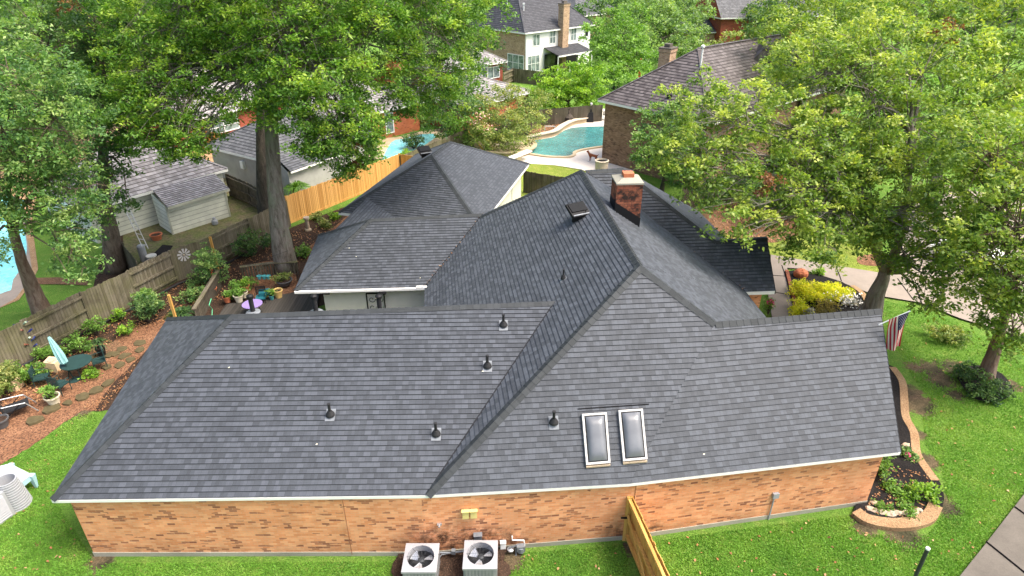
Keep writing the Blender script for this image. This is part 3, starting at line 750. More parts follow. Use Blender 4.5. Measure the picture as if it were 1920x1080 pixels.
zone('flower_bed',[(1470,514),(1500,508),(1577,532),(1604,548),(1620,566),(1622,590),(1600,612),(1500,640)],'mulch_black',z=.14)
strip('bed_edging',[(1474,512),(1486,560),(1500,604)],.18,0,.22,'brick_chimney',label='dark brick edging between the walkway and the lime green flower bed',cat='edging')
strip('bed_edging',[(1596,541),(1616,556),(1626,580),(1618,606)],.3,0,.2,'gravel_pink',label='curved pale stone edging at the right end of the lime green flower bed',cat='edging')
zone('sidewalk',[(1785,1100),(1845,1025),(1920,928),(2050,760),(2300,900),(2100,1300)],'concrete')
for a,b in (((1846,1020),(1935,1092)),((1900,955),(1990,1020))): strip('expansion_joint',[a,b],.03,.10,.150,'mulch_black',sub=1,kind='structure')
zone('mulch_bed',[(1600,958),(1660,840),(1650,760),(1640,690),(1672,690),(1690,720),(1690,775),(1712,800),(1716,850),(1742,880),(1768,925),(1757,968),(1715,985),(1650,985),(1612,972)],'mulch_black',n=3,jit=.02)
strip('bed_edging',[(1603,963),(1625,978),(1665,986),(1705,985),(1738,974),(1752,952)],.42,0,.16,'gravel_pink',label='wide pebbled curb around the shrub bed at the right corner of the brick house',cat='edging')
strip('bed_edging',[(1752,905),(1732,878),(1717,852),(1712,815),(1697,785),(1694,750),(1690,718),(1672,692)],.3,0,.12,'gravel_pink',label='winding pebbled curb along the right gable end of the brick house',cat='edging')
zone('mulch_ring',[(1790,700),(1820,690),(1850,690),(1888,715),(1895,745),(1860,758),(1815,745)],'mulch_black',n=3,jit=.05)
zone('bare_soil',[(752,1100),(752,1040),(820,1038),(870,1036),(970,1027),(950,1044),(938,1100)],'mulch',n=5,jit=.07)
# ================= fences =================
def fence(label,pts,mat,h=1.85,bw=.145,pattern=None,group=None,seg=2.4,top=0.,capboard=False,back=1,name='board_fence'):
    P=[V((p.x,p.y,0)) for p in pts]
    root=E(name,(P[0]+P[-1])/2,label,'fence',group)
    mb=MB(); k=0
    for i in range(len(P)-1):
        a,b=P[i],P[i+1]; L=(b-a).length; d=(b-a)/L; nn=V((d.y,-d.x,0)) # nn: towards the camera side
        if nn.y>0: nn=-nn
        ns=max(1,round(L/seg)) if pattern is None else 1
        for s in range(ns):
            a1=lerp(a,b,s/ns); b1=lerp(a,b,(s+1)/ns); fl=(pattern[i] if pattern else back)
            off=nn*(.045 if fl else -.045); n=max(1,round((b1-a1).length/bw))
            for j in range(n):
                q0=lerp(a1,b1,(j+.03)/n)+off; q1=lerp(a1,b1,(j+.97)/n)+off; hh=h+random.uniform(-.03,.03)+top; w=nn*.012; jt=nn*random.uniform(-.008,.008)
                z=V((0,0,hh)); mb.hexa([q0-w+jt,q1-w+jt,q1+w+jt,q0+w+jt],[q0-w+jt+z,q1-w+jt+z,q1+w+jt+z,q0+w+jt+z])
            for z in (.25,h*.5,h*.88): MB().beam(a1+V((0,0,z))+nn*(.035 if not fl else -.0),b1+V((0,0,z))+nn*(.035 if not fl else 0),.1 if not fl else .05,.11).build('rail',mat,root)
            MB().box(a1+V((0,0,h*.5))-nn*(.0 if fl else 0),(.1,.1,h*1.02),math.atan2(d.y,d.x)).build('post',mat,root)
            if capboard: MB().beam(a1+V((0,0,.08))+nn*.07,b1+V((0,0,.08))+nn*.07,.05,.16).build('kick_board',mat,root)
    mb.build('boards',mat,root); return root
fence('weathered grey board fence running along the left garden bed',[G(-90,745),G(-10,708),G(67,667),G(173,610),G(258,567),G(333,527),G(397,503),G(475,462),G(545,425)],'wood_weathered',1.9,pattern=[1,1,0,1,0,1,0,1])
fence('new golden cedar fence between the thick trunk and the garage',[G(535,368,1.95),G(748,288,1.95),G(800,296,1.95)],'wood_gold',1.95,capboard=True,seg=2.4)
fence('weathered short fence beside the ladder and the lap sided shed',[G(222,478),G(272,540)],'wood_weathered_dark',1.8)
fence('weathered fence between the lap sided shed and the thick trunk',[G(423,326,1.8),G(462,342,1.8),G(505,366,1.8)],'wood_weathered_dark',1.8,back=0)
fence('old grey fence behind the middle pool and the garage roof',[G(750,292,1.8),G(871,243,1.8)],'wood_weathered',1.8)
fence('dark old fence behind the pink flowering bush and the mulch bed of the teal pool',[G(873,243,1.8),G(930,238,1.8),G(1015,205,1.8),G(1130,196,1.8)],'wood_weathered_dark',1.8)
fence('brown fence below the dry grass strip beside the teal pool',[G(983,320,1.8),G(1062,333,1.8),G(1140,352,1.8)],'wood_weathered_dark',1.8)
fence('grey board fence in front of the two storey house',[G(944,136,1.8),G(962,128,1.8),G(1024,135,1.8),G(1075,150,1.8)],'wood_weathered',1.8,pattern=[0,1,0])
fence('dark fence half hidden by leaves at the right of the house roof',[G(1282,352,1.8),G(1345,345,1.8),G(1400,330,1.8)],'wood_weathered_dark',1.8)
# ================= neighbouring houses =================
def quadn(p,z): return V((p.x,p.y,z))
def window(root,a,b,u,z,w,h,out,cols=2,rows=1,glass='window_glass',name='window'):
    d=(b-a).normalized(); c=a+d*u; mb=MB(); fr=.09
    f=lambda x,y,o: V((c.x,c.y,0))+d*x+V((0,0,z+y))+out*o
    for (x0,x1,y0,y1) in [(-w/2,w/2,h-fr,h),(-w/2,w/2,0,fr),(-w/2,-w/2+fr,fr,h-fr),(w/2-fr,w/2,fr,h-fr)]+[(-w/2+w*i/cols-fr*.35,-w/2+w*i/cols+fr*.35,fr,h-fr) for i in range(1,cols)]+[(-w/2+fr,w/2-fr,h*j/rows-fr*.3,h*j/rows+fr*.3) for j in range(1,rows)]:
        mb.hexa([f(x0,y0,0),f(x1,y0,0),f(x1,y1,0),f(x0,y1,0)],[f(x0,y0,.07),f(x1,y0,.07),f(x1,y1,.07),f(x0,y1,.07)])
    o=mb.build(name,'window_frame',root); p=MB().poly([f(-w/2,0,.03),f(w/2,0,.03),f(w/2,h,.03),f(-w/2,h,.03)]).build('pane',glass,root)
    p.parent=o; return o
def hiphouse(name,label,K0,e,Wd,Ln,ze,zr,wm,roofm,ridge='n',inset=None,oh=.45,wins=(),gable=False,side=-1,wml=None,wmr=None,cat='house',gw=None):
    K0=V((K0[0],K0[1],0)); e=V((e[0],e[1],0)).normalized(); n=V((-e.y,e.x,0))*-side*-1 if False else V((-e.y,e.x,0))
    if side>0: n=-n
    c=[K0,K0+e*Wd,K0+e*Wd+n*Ln,K0+n*Ln]; cen=sum(c,V((0,0,0)))/4
    root=E(name,cen,label,cat)
    w=[K0+e*oh+n*oh,K0+e*(Wd-oh)+n*oh,K0+e*(Wd-oh)+n*(Ln-oh),K0+e*oh+n*(Ln-oh)]
    mats=[wm,wmr or wm,wm,wml or wm]
    for i in range(4):
        a,b=w[i],w[(i+1)%4]; MB().poly([a,b,quadn(b,ze-.1),quadn(a,ze-.1)]).build('wall',mats[i],root)
    E4=[quadn(p,ze) for p in c]
    span=(Wd if ridge=='n' else Ln); ins=span/2 if inset is None else inset
    if gable: ins=0.
    if ridge=='n': r0=K0+e*Wd/2+n*ins; r1=K0+e*Wd/2+n*(Ln-ins)
    else: r0=K0+n*Ln/2+e*ins; r1=K0+n*Ln/2+e*(Wd-ins)
    r0=quadn(r0,zr); r1=quadn(r1,zr)
    if ridge=='n': F=[[E4[0],E4[1],r0],[E4[1],E4[2],r1,r0],[E4[2],E4[3],r1],[E4[3],E4[0],r0,r1]]
    else: F=[[E4[0],E4[1],r1,r0],[E4[1],E4[2],r1],[E4[2],E4[3],r0,r1],[E4[3],E4[0],r0]]
    ns=[]
    for k,P in enumerate(F):
        if gable and len(P)==3:
            MB().poly([lerp(p,cen+V((0,0,p.z)),.0)+((cen-p)*V((1,1,0)).length*0) for p in P]).build('gable_wall',gw or wm,root); ns.append(None); continue
        mb=MB(); ns.append(slope(mb,P,expo=.3,th=.03)); mb.build('roof_slope',[roofm,'shingle_edge'],root)
    mb=MB(); mb.beam(r0+V((0,0,.03)),r1+V((0,0,.03)),.3,.06)
    if not gable:
        for p,r in ((E4[0],r0),(E4[1],r0 if ridge=='n' else r1),(E4[2],r1),(E4[3],r1 if ridge=='n' else r0)): mb.beam(p+V((0,0,.02)),r+V((0,0,.02)),.26,.06)
    mb.build('ridge_cap',roofm,root)
    for i in range(4): MB().beam(E4[i]-V((0,0,.09)),E4[(i+1)%4]-V((0,0,.09)),.06,.18).build('fascia','trim_white',root)
    for (f,u,z,ww,hh,cols,rows,gl) in wins:
        i={'f':0,'r':1,'b':2,'l':3}[f]; a,b=w[i],w[(i+1)%4]; d=(b-a).normalized(); out=V((d.y,-d.x,0))
        if out.dot((a+b)/2-cen)<0: out=-out
        window(root,a,b,u,z,ww,hh,out,cols,rows,gl)
    return root,c,w,(r0,r1),F
def chimney_on(root,c,w,l,z0,z1,ang,mat,pot=True):
    mb=MB(); mb.box((c[0],c[1],(z0+z1)/2),(w,l,z1-z0),ang); mb.box((c[0],c[1],z1-.15),(w+.12,l+.12,.3),ang); ch=mb.build('chimney',mat,root)
    p=MB().box((c[0],c[1],z1+.05),(w+.2,l+.2,.1),ang).box((c[0],c[1],z1+.25),(w*.5,l*.5,.3),ang).build('chimney_cap','concrete',root); p.parent=ch
# brick house with the teal pool
r,c,w,rr,F=hiphouse('brown_brick_house','brown brick house with a steep brown shingle roof beside the teal pool',(7.2,54.6),(.66,-.75),10.8,24,5.3,9.4,'brick_brown','shingle_brown',inset=5.6)
P2=PL(*F[0]); g=hit(P2,1252,150)
k=w[0]; chimney_on(r,(G(1250,118,7).x,G(1250,118,7).y),1.3,1.1,5,G(1250,118,7).z+1.3,.9,'brick_tan')
g=hit(PL(*F[0][:3]),1313,127); MB().tube([g,g+V((0,0,1.5))],.07,8).lathe(g+V((0,0,1.5)),[(.16,0),(.16,.12),(.05,.2)],10).build('vent_pipe','white_paint',r)
g=hit(PL(*F[0][:3]),1255,183); MB().lathe(g,[(.2,0),(.2,.25),(.05,.3)],10).build('roof_vent','black_metal',r)
K=F[0]; dm=hit(PL(*F[1][:3]),1425,105)
MB().mesh([dm+V((-1.6,-1.,-1)),dm+V((1.6,-1.2,-1)),dm+V((0,-1.,.9)),dm+V((.6,3,.9)),dm+V((-2,3,.2)),dm+V((2.5,3,.2))],[(0,1,2),(0,2,3,4),(1,5,3,2)]).build('dormer','shingle_brown',r)
# grey side wing just left of it
hiphouse('side_wing','low grey roofed wing left of the brown brick house',(11.8,66.),(.66,-.75),6,9,4.4,6.,'brick_brown','shingle_slate',inset=3)
# two storey house
WG='window_glass'
r,c,w,rr,F=hiphouse('two_storey_house','two storey house with tan brick side and white siding at the top of the picture','0 0' and (G(985,62,5.7).x,G(985,62,5.7).y),(.72,.69),15.,12.5,5.7,10.6,'siding_far','shingle_dark_old',ridge='e',inset=4.5,wml='brick_tan',
  wins=[('f',2.2,3.7,1.5,1.6,2,1,WG),('f',5.6,3.7,1.3,1.9,2,2,WG),('f',10.2,3.7,1.3,1.9,2,2,WG),('f',13.2,4.,.9,1.5,1,1,'window_dark'),('f',1.7,.2,2.5,2.3,3,2,WG),('l',9.7,.3,3.4,2.3,3,2,WG)])
d=(w[1]-w[0]).normalized(); cc=lerp(w[0],w[1],.53)+V((d.y,-d.x,0))*.4; chimney_on(r,(cc.x,cc.y),1.3,1.,0,9.,math.atan2(d.y,d.x),'brick_tan')
g=hit(PL(*F[0][:3]),982,20); MB().tube([g,g+V((0,0,.9))],.07).box(g+V((0,0,.9)),(.3,.3,.2)).build('vent_pipe','white_paint',r)
g=hit(PL(*F[3][:3]),951,12); MB().tube([g,g+V((0,0,.9))],.06).build('vent_pipe','white_paint',r)
a=w[0]; n=V((d.y,-d.x,0)); MB().beam(a+V((0,0,.2))+n*.06+d*.1,a+V((0,0,5.5))+n*.06+d*.1,.12,.12).build('downspout','trim_white',r)
pr=E('patio_cover',lerp(w[0],w[1],.55)+n*1.5,'dark shingled patio cover leaning on the white siding of the two storey house','patio cover')
q0=lerp(w[0],w[1],.27);q1=lerp(w[0],w[1],.80); mb=MB(); slope(mb,[q0+n*3+V((0,0,2.5)),q1+n*3+V((0,0,2.5)),q1+V((0,0,3.3)),q0+V((0,0,3.3))],expo=.3); mb.build('cover_roof',['shingle_dark_old','shingle_edge'],pr)
MB().beam(q0+n*3+V((0,0,2.4)),q1+n*3+V((0,0,2.4)),.08,.2).build('beam','trim_white',pr)
for t_ in (0,.35,.7,1.): MB().beam(lerp(q0,q1,t_)+n*2.9,lerp(q0,q1,t_)+n*2.9+V((0,0,2.4)),.14,.14).build('post','trim_white',pr)
MB().poly([q0+n*.2,q1+n*.2,q1+n*.2+V((0,0,2.4)),q0+n*.2+V((0,0,2.4))]).build('patio_screen','window_dark',pr)
g=lerp(q0,q1,.35)+n*3.1; MB().box(g+V((0,0,1.7)),(2.2,.06,1.3),math.atan2(d.y,d.x)).build('privacy_screen','black_metal',org=g,label='black privacy screen under the patio cover of the two storey house',cat='screen')
# far right red house and others
r,c,w,rr,F=hiphouse('red_brick_house','red brick gable house with grey roof far away at the top right',(G(1352,34,5.4).x,G(1352,34,5.4).y),(.97,.22),20,11,5.4,10.8,'brick_red','shingle_slate',ridge='e',gable=True,wins=[('f',8,3,2,1.6,2,1,WG)])
chimney_on(r,(G(1364,47).x-1,G(1364,47).y-1),1.8,1.2,0,6.6,.2,'brick_red')
hiphouse('grey_roofed_house','low grey roofed house below the far red brick gable',(G(1338,62,3).x-4,G(1338,62,3).y),(.95,.3),12,9,3.,5.4,'brick_tan','shingle_slate',ridge='e')
hiphouse('grey_roofed_house','grey roof peeking out behind the dark tree at the top centre',(G(1080,42,3.5).x,G(1080,42,3.5).y),(.72,.69),14,10,4.5,8.,'brick_tan','shingle_slate',ridge='e')
hiphouse('small_brick_house','small red brick house with a grey hip roof left of the two storey house',(-8.4,81.8),(.72,.69),10.8,8,2.9,5.3,'brick_red','shingle_grey_old',ridge='e',wins=[('f',5.4,.9,1.6,1.5,2,1,WG),('f',8.2,.9,2.2,1.5,2,1,WG)])
r,c,w,rr,F=hiphouse('grey_roofed_house','pale grey shingled roof between the pink flowering bush and the small red brick house',(-4.2,62.9),(.66,.75),10.,10,2.8,4.7,'brick_orange','shingle_grey_old',ridge='n',inset=4)
g=hit(PL(*F[0][:3]),909,140); MB().lathe((g.x,g.y,g.z-.2),[(.25,0),(.25,.9),(.38,.9),(.38,1.15),(.1,1.25)],12).build('roof_vent','galv',r)
# orange brick house behind the big tree
hiphouse('orange_brick_house','orange brick house with grey roof beside the middle swimming pool',(-15.4,57.9),(.67,.74),9.9,9,2.8,5.2,'brick_orange','shingle_grey_old',ridge='e',wins=[('f',2.2,.4,1.5,2.,2,2,WG),('f',5.2,.4,1.,2.,1,1,WG)])
hiphouse('orange_brick_house','dark red brick house with grey roof and white double window behind the white garage',(-29.5,56.),(.51,.86),14.,9,2.9,6.4,'brick_red','shingle_grey_old',ridge='e',wins=[('f',4.6,1.,3.4,1.7,2,3,WG)])
g=G(400,262); fence('short orange cedar fence below the white double window',[G(383,245,1.7),G(425,252,1.7)],'wood_gold',1.7)
# white garage with lean-to
gr_,c,w,rr,F=hiphouse('white_panel_garage','white panelled garage with a grey hip roof and lean-to behind the thick trunk',(-24.6,50.4),(.84,-.54),8.2,10,2.6,4.9,'panel_siding','shingle_slate',ridge='n',inset=4.1,oh=.3,cat='garage')
a=G(545,322,2.15);b=G(640,289,2.15); t1=V((-17.6,46.6,2.75)); t2=t1+(b-a); t2.z=2.75
mb=MB(); slope(mb,[a,b,t2,t1],expo=.3); mb.build('lean_to_roof',['shingle_slate','shingle_edge'],gr_)
ins=V((-.25,.1,0)); MB().poly([quadn(a+ins,0),quadn(b+ins,0),quadn(b+ins,2.1),quadn(a+ins,2.1)]).poly([quadn(t1,0),quadn(a+ins,0),quadn(a+ins,2.1),quadn(t1,2.6)]).build('lean_to_wall','panel_siding',gr_)
MB().beam(a-V((0,0,.08)),b-V((0,0,.08)),.05,.14).build('fascia','trim_white',gr_)
g=lerp(w[0],w[1],.52)+V((-.5,-.9,0))*.1; MB().box(g+V((0,0,1.7)),(.35,.25,.6),-.57).build('meter_box','white_paint',gr_)
# lap sided shed with annex
sh,c,w,rr,F=hiphouse('lap_sided_shed','grey green lap sided shed with a worn shingle roof beyond the weathered fence',(-26.3,36.8),(.57,.82),9.9,7,2.45,4.7,'lap_siding','shingle_grey_old',ridge='e',inset=3.2,oh=.3,cat='shed')
a=G(314,389,2.);b=G(430,354,2.); t1=G(286,356,2.55); t2=G(402,326,2.55)
mb=MB(); slope(mb,[a,b,t2,t1],expo=.22); mb.build('annex_roof',['shingle_grey_old','shingle_edge'],sh)
wa=G(325,441); wb=G(432,407); wc=G(300,424); MB().poly([wa,wb,quadn(wb,1.95),quadn(wa,1.95)]).poly([wc,wa,quadn(wa,1.95),quadn(wc,2.4)]).poly([wb,wb+V((-2,2,0)),wb+V((-2,2,2.4)),quadn(wb,1.95)]).build('annex_wall','lap_siding',sh)
MB().beam(a-V((0,0,.07)),b-V((0,0,.07)),.05,.16).build('fascia','siding_green',sh)
for q in (wa,wb): MB().box(q+V((0,0,1.)),(.1,.1,1.95),.6).build('corner_board','siding_green',sh)

eg=[G(-60,742,.08),G(67,672,.08),G(173,616,.08),G(258,573,.08),G(333,533,.08),G(397,509,.08),G(475,468,.08)]
MB().tube(eg,.07,6).build('bed_edging','black_rubber',org=eg[1],label='long black edging pipe at the foot of the weathered fence',cat='edging')
# ================= trees =================
def LB(l): 
    out=[]
    for q in l:
        p=GY(q[0],q[1],q[2]); out.append(((p.x,p.y,p.z),(q[3],q[3],q[3]*.8)))
    return out
def pth(l): return [GY(*q) if q[2] else G(q[0],q[1]) for q in l]
# big oak over the golden fence
tree('oak_tree','tall oak with a thick pale grey trunk in front of the golden fence','tree',G(537,507),
 LB([(290,50,34,3.),(400,20,35,3.2),(330,130,33,2.3),(255,130,33,2.6),(300,200,31.5,1.7),(340,250,31,1.3),(370,285,30.5,.8),(300,280,31,1.0),(420,110,33,1.6),(450,165,32,1.3),(470,60,33,2.6),(560,50,33,3.2),(530,140,31.5,1.7),(610,140,31,2.4),(560,225,30.5,1.5),(610,260,30.5,1.3),(660,230,31,1.6),(670,270,31,1.),(650,312,31,.7),(690,70,34,3.),(690,150,33,1.9),(780,50,36,3.),(790,150,35,2.1),(840,120,37,2.3),(760,190,35,1.2),(830,195,37,1.5),(870,40,38,2.5),(500,-60,34,4.5),(350,-80,35,4.5),(680,-60,35,4.5),(830,-60,38,4.),(490,165,31.2,1.5),(540,185,31.2,1.2),(455,205,31.5,.9),(500,215,31.2,.7),(600,255,30.5,1.2),(630,295,30.6,.9),(645,325,30.8,.5),(575,265,30.5,.8),(390,255,31,.9),(350,285,30.8,.6),(270,265,31,.9),(240,180,31.5,1.5),(700,215,31.5,.9),(600,200,31,1.6),(685,245,31,1.2),(640,265,30.6,1.2),(700,280,31,.8),(260,240,31.2,1.3),(310,240,31,1.3),(365,255,31,1.),(225,205,31.4,1.3),(335,195,32,1.4),(285,150,32,2.),(400,200,31.5,1.0),(690,305,31.2,.6)]),
 'leaf_oak','bark_grey',r0=.48,L=.21,W=.095,dens=1.15,sprig=.46,per=58,trunks=[pth([(537,507,0),(524,430,33.3),(514,330,33.5),(508,230,33.8),(512,120,34.2)])],
 dead=[(tuple(GY(700,135,31.5)),(1.1,.6,.6)),(tuple(GY(118,5,31)),(.5,.5,.5)),(tuple(GY(672,290,30.4)),(.35,.3,.6))])
tree('oak_tree','oak with a slim dark trunk just left behind the thick pale trunk','tree',G(497,432),
 LB([(430,60,42,2.5),(500,80,42,2.8),(560,110,42,2.4),(420,-20,42,3)]),'leaf_oak','bark_dark',r0=.36,L=.3,W=.14,dens=.8,trunks=[pth([(500,432,0),(492,330,39),(488,220,40),(490,110,41)])])
# left trees
tree('oak_tree','leaning oak at the left edge beside the turquoise pool','tree',G(82,592),
 LB([(60,300,26.5,2.),(0,230,26,2.4),(110,330,27,1.4),(60,380,26,1.4),(10,400,25.5,1.3),(110,420,26,1.),(150,455,25.5,1.),(165,505,25,.7),(160,400,26.5,.9),(110,215,27.5,2.1),(30,130,27.5,2.6),(-20,320,25.5,1.6),(-10,470,25,.7),(170,350,27,1.0),(120,480,25.5,.6)]),
 'leaf_left','bark_redgrey',r0=.33,L=.18,W=.09,dens=1.15,sprig=.40,per=54,trunks=[pth([(82,592,0),(62,545,28.3),(40,490,28),(22,420,27.6)])])
tree('oak_tree','dark oak between the leaning left oak and the lap sided shed','tree',G(220,508),
 LB([(170,290,32,1.9),(215,340,31.5,1.2),(240,390,31.5,.8),(190,200,33,2.4),(120,120,34,3.),(230,250,33,1.3),(50,40,35,3.4),(215,110,35,2.4),(190,30,36,3),(150,380,31,1.1),(185,420,31,.8)]),
 'leaf_dark','bark_brown',r0=.42,L=.23,W=.11,dens=1.1,sprig=.45,per=42,trunks=[pth([(218,508,0),(207,440,33.2),(197,380,33.4),(193,280,33.6)])])
# background left
def far(label,l,mat,name='oak_tree',L=.42,W=.22,dens=.9,sprig=.85,per=40,r0=.4,bk='bark_dark',g=None,cat='tree',**k):
    lb=LB(l); m=sum((V(c) for c,_ in lb),V((0,0,0)))/len(lb)
    return tree(name,label,cat,(m.x,m.y,0),lb,mat,bk,r0=r0,L=L,W=W,dens=dens,sprig=sprig,per=per,twigs=.03,group=g,**k)
far('tall tree at the far upper left corner behind the dark oak',[(20,-10,60,6),(90,30,62,5.5),(30,90,55,4.5),(120,-20,66,6),(-40,60,52,5)],'leaf_mid')
far('yellowish green tree behind the dark oak at the upper left',[(170,40,62,5),(170,110,56,4),(240,10,66,6),(240,90,58,3.5)],'leaf_right')
far('far oak behind the tall oak, left of its thick trunk',[(330,-10,72,6),(420,0,76,6),(300,60,68,5),(380,60,74,4.)],'leaf_dark')
far('far oak above the orange brick house behind the tall oak',[(520,0,78,6),(600,20,80,6),(680,10,80,6),(560,70,72,4.5),(640,80,72,4)],'leaf_oak')
far('dark tree between the tall oak and the small red brick house',[(770,0,75,6),(840,10,72,5),(850,70,64,4.5),(850,135,60,3.4),(868,185,57,2.4),(790,110,66,4),(835,205,57,2.2)],'leaf_dark',L=.33,W=.16)
far('loose green tree beside the fence corner behind the middle pool',[(815,215,61,2.),(845,235,59,1.7),(870,210,58,2.2),(880,240,57,1.4)],'leaf_mid',name='small_tree',L=.25,W=.13,sprig=.5,r0=.15)
# centre background
mt=far('pink flowering crape myrtle in a planter beside the diving board',[(900,215,58,2.2),(935,195,60,2.5),(975,200,62,2.3),(1005,190,63,1.6),(945,235,57,2.3),(985,235,59,1.8),(905,250,56,1.7),(960,258,56,1.5),(925,265,56,1.2)],'leaf_yellowgreen',name='crape_myrtle',L=.24,W=.12,sprig=.5,dens=1.25,r0=.16)
P=np.array([np.array(GY(x,y,z))+RNG.normal(size=3)*.35 for x,y,z in [(890,225,55.5),(905,215,55.5),(915,240,54.5)] for _ in range(40)])
plain('myrtle_flower',(.75,.42,.38),.7,.1); leafmesh('blossom',P,.16,.12,'myrtle_flower',mt,kind='stuff')
far('bright green round tree behind the mulch bed of the teal pool',[(1030,165,71,2.2),(1062,150,72,2.6),(1098,150,73,2.4),(1112,178,72,1.7),(1040,190,70,1.7),(1078,185,71,2.2),(1100,130,73,1.6),(1010,180,70,1.3)],'leaf_bright',name='round_tree',L=.3,W=.16,sprig=.55,dens=1.35,r0=.22)
far('bushy green tree behind the bright round tree',[(1150,60,88,3.),(1122,62,90,2.5),(1172,100,85,3.3),(1130,112,84,3),(1185,132,82,2.8),(1150,150,80,2.2),(1178,35,90,2.4),(1205,100,86,2.4)],'leaf_mid',L=.38,W=.2,sprig=.7,dens=1.15)
far('broad pale green tree left of the far red brick gable',[(1215,20,112,5.5),(1265,15,114,6),(1282,45,112,4.8),(1240,70,106,5),(1280,95,102,4.2),(1318,108,104,2.8),(1205,65,108,4),(1225,110,100,3.2),(1295,5,118,3)],'leaf_far',L=.55,W=.28,sprig=1.,dens=1.1)
far('dark grey green tree right of the two storey house roof',[(1125,15,118,5),(1150,38,112,4.5),(1165,5,122,4),(1122,50,110,3)],'leaf_dark',L=.55,W=.28,sprig=1.)
far('dark tree right of the far red brick gable',[(1436,20,116,4.),(1440,50,108,4.),(1420,75,104,2.6),(1465,10,112,6),(1460,50,105,5)],'leaf_dark',L=.5,W=.25,sprig=.95)
far('small yellow green shrub tree below the far red brick gable',[(1375,76,96,2.2),(1355,80,96,2)],'leaf_yellowgreen',name='small_tree',L=.4,W=.2,r0=.15)
# rows of far tree tops up to the top of the picture
for i in range(22):
    x=-350+i*125; Y=random.uniform(150,210)
    if 880<x<1120: Y=230
    p=GY(x,0,Y); far('distant tree at the far end of the neighbourhood',[(x+random.uniform(-40,40),-25+random.uniform(-10,25),Y,10),(x+50,5,Y-6,7.5),(x-40,8,Y-4,7)],random.choice(['leaf_far','leaf_mid','leaf_dark']),L=1.,W=.5,sprig=2.,dens=.9,g='distant trees',per=36)
# right trees
tree('oak_tree','large spreading oak with forked trunk behind the right end of the roof','tree',G(1632,602),
 LB([(1330,215,28,2.1),(1285,275,27,1.4),(1318,335,26,1.2),(1345,300,27,1.8),(1395,200,29,1.8),(1370,400,25,1.),(1385,440,24.8,.55),(1430,300,27.5,1.9),(1400,355,26.5,1.2),(1480,235,29,2.),(1500,330,27.5,1.9),(1490,410,26,1.3),(1530,450,25.2,1.1),(1550,478,25,.7),(1570,390,27,1.5),(1560,270,28.5,2.3),(1620,190,30,2.6),(1520,140,32,2.1),(1660,310,28.5,2.),(1700,230,30,2.5),(1740,330,28,2.),(1690,400,26.5,1.5),(1560,130,32,2.5),(1640,90,33,2.8),(1730,130,32,2.8),(1740,450,25.5,1.3),(1740,520,25,1.),(1770,560,24.8,.9),(1735,585,24.6,.5),(1790,500,25,1.),(1260,300,27,.8),(1480,355,26.5,1.2),(1420,395,26,1.),(1530,400,26.2,1.4),(1500,455,25.4,.9),(1575,450,26,1.),(1615,430,27,1.2),(1640,390,28,1.7),(1695,470,26.3,1.1),(1800,450,26,1.7),(1830,500,25,1.2),(1600,350,28,1.8),(1570,320,28,1.8),(1520,260,28.5,1.8),(1770,390,27,1.8),(1850,420,26,1.6)]),
 'leaf_right','bark_grey',r0=.40,L=.205,W=.11,dens=1.05,sprig=.44,per=54,trunks=[pth([(1630,602,0),(1640,560,27.8),(1656,520,27.9),(1664,498,27.9)]),pth([(1660,508,27.9),(1638,460,28),(1612,400,28.5)]),pth([(1664,505,27.9),(1688,450,28),(1700,360,28.6),(1712,240,29.5)])],
 dead=[(tuple(GY(1452,338,25.0)),(.9,.4,.45)),(tuple(GY(1440,352,25.0)),(.4,.3,.35)),(tuple(GY(1780,50,31)),(.7,.5,.7))])
tree('oak_tree','oak with slanted trunk rising from the ring of shrubs at the right','tree',G(1846,714),
 LB([(1880,490,22.5,1.9),(1930,420,22.5,2.3),(1830,470,23,1.4),(1900,590,22,1.3),(1850,560,22.5,1.),(1940,650,21.5,1.),(1900,640,21.7,.7),(1860,370,24.5,2.3),(1940,300,24,2.6),(1850,260,26,2.4),(1890,540,22,1.2),(1960,540,21.6,1.6)]),
 'leaf_right','bark_redgrey',r0=.25,L=.2,W=.11,dens=1.1,sprig=.4,per=42,trunks=[pth([(1846,714,0),(1860,670,22.9),(1882,600,22.9),(1895,520,22.9)])])
far('tall oak filling the upper right corner',[(1830,60,42,3.8),(1900,120,40,3.5),(1780,-10,44,4),(1900,10,44,4),(1850,170,40,3),(1930,220,38,3),(1700,20,46,4)],'leaf_right',L=.3,W=.16,sprig=.6,bk='bark_grey')
far('yellow green oak right of the brown brick house roof',[(1480,70,56,3.2),(1530,40,58,3.8),(1470,120,52,2.4),(1590,20,60,4.5),(1550,90,54,3.2),(1460,160,48,1.8),(1500,0,62,4),(1650,40,58,4)],'leaf_right',L=.33,W=.17,sprig=.65)
far('far trees beyond the driveway behind the large spreading oak',[(1640,190,60,5),(1740,190,62,5),(1840,240,56,5),(1600,270,52,3),(1930,260,54,5),(1560,340,44,2.4)],'leaf_mid',L=.42,W=.21,sprig=.85)
far('dense dark shrub tree at the garden edge behind the right wing',[(1440,370,41,2.),(1400,330,43,2.2),(1490,350,42,2.),(1340,360,41,1.2),(1530,380,41,1.5)],'leaf_dark',name='small_tree',L=.25,W=.13,sprig=.5,r0=.15)
far('leafy shrub tree against the brown brick wall',[(1230,235,47,1.7),(1268,225,48,1.9),(1208,290,46,1.2),(1250,285,46,1.9),(1290,280,46,1.9),(1268,322,45,1.1),(1215,255,46.5,1.2),(1240,205,48,.9),(1290,315,44,1.1)],'leaf_left',name='small_tree',L=.24,W=.12,sprig=.45,dens=1.3,r0=.18)
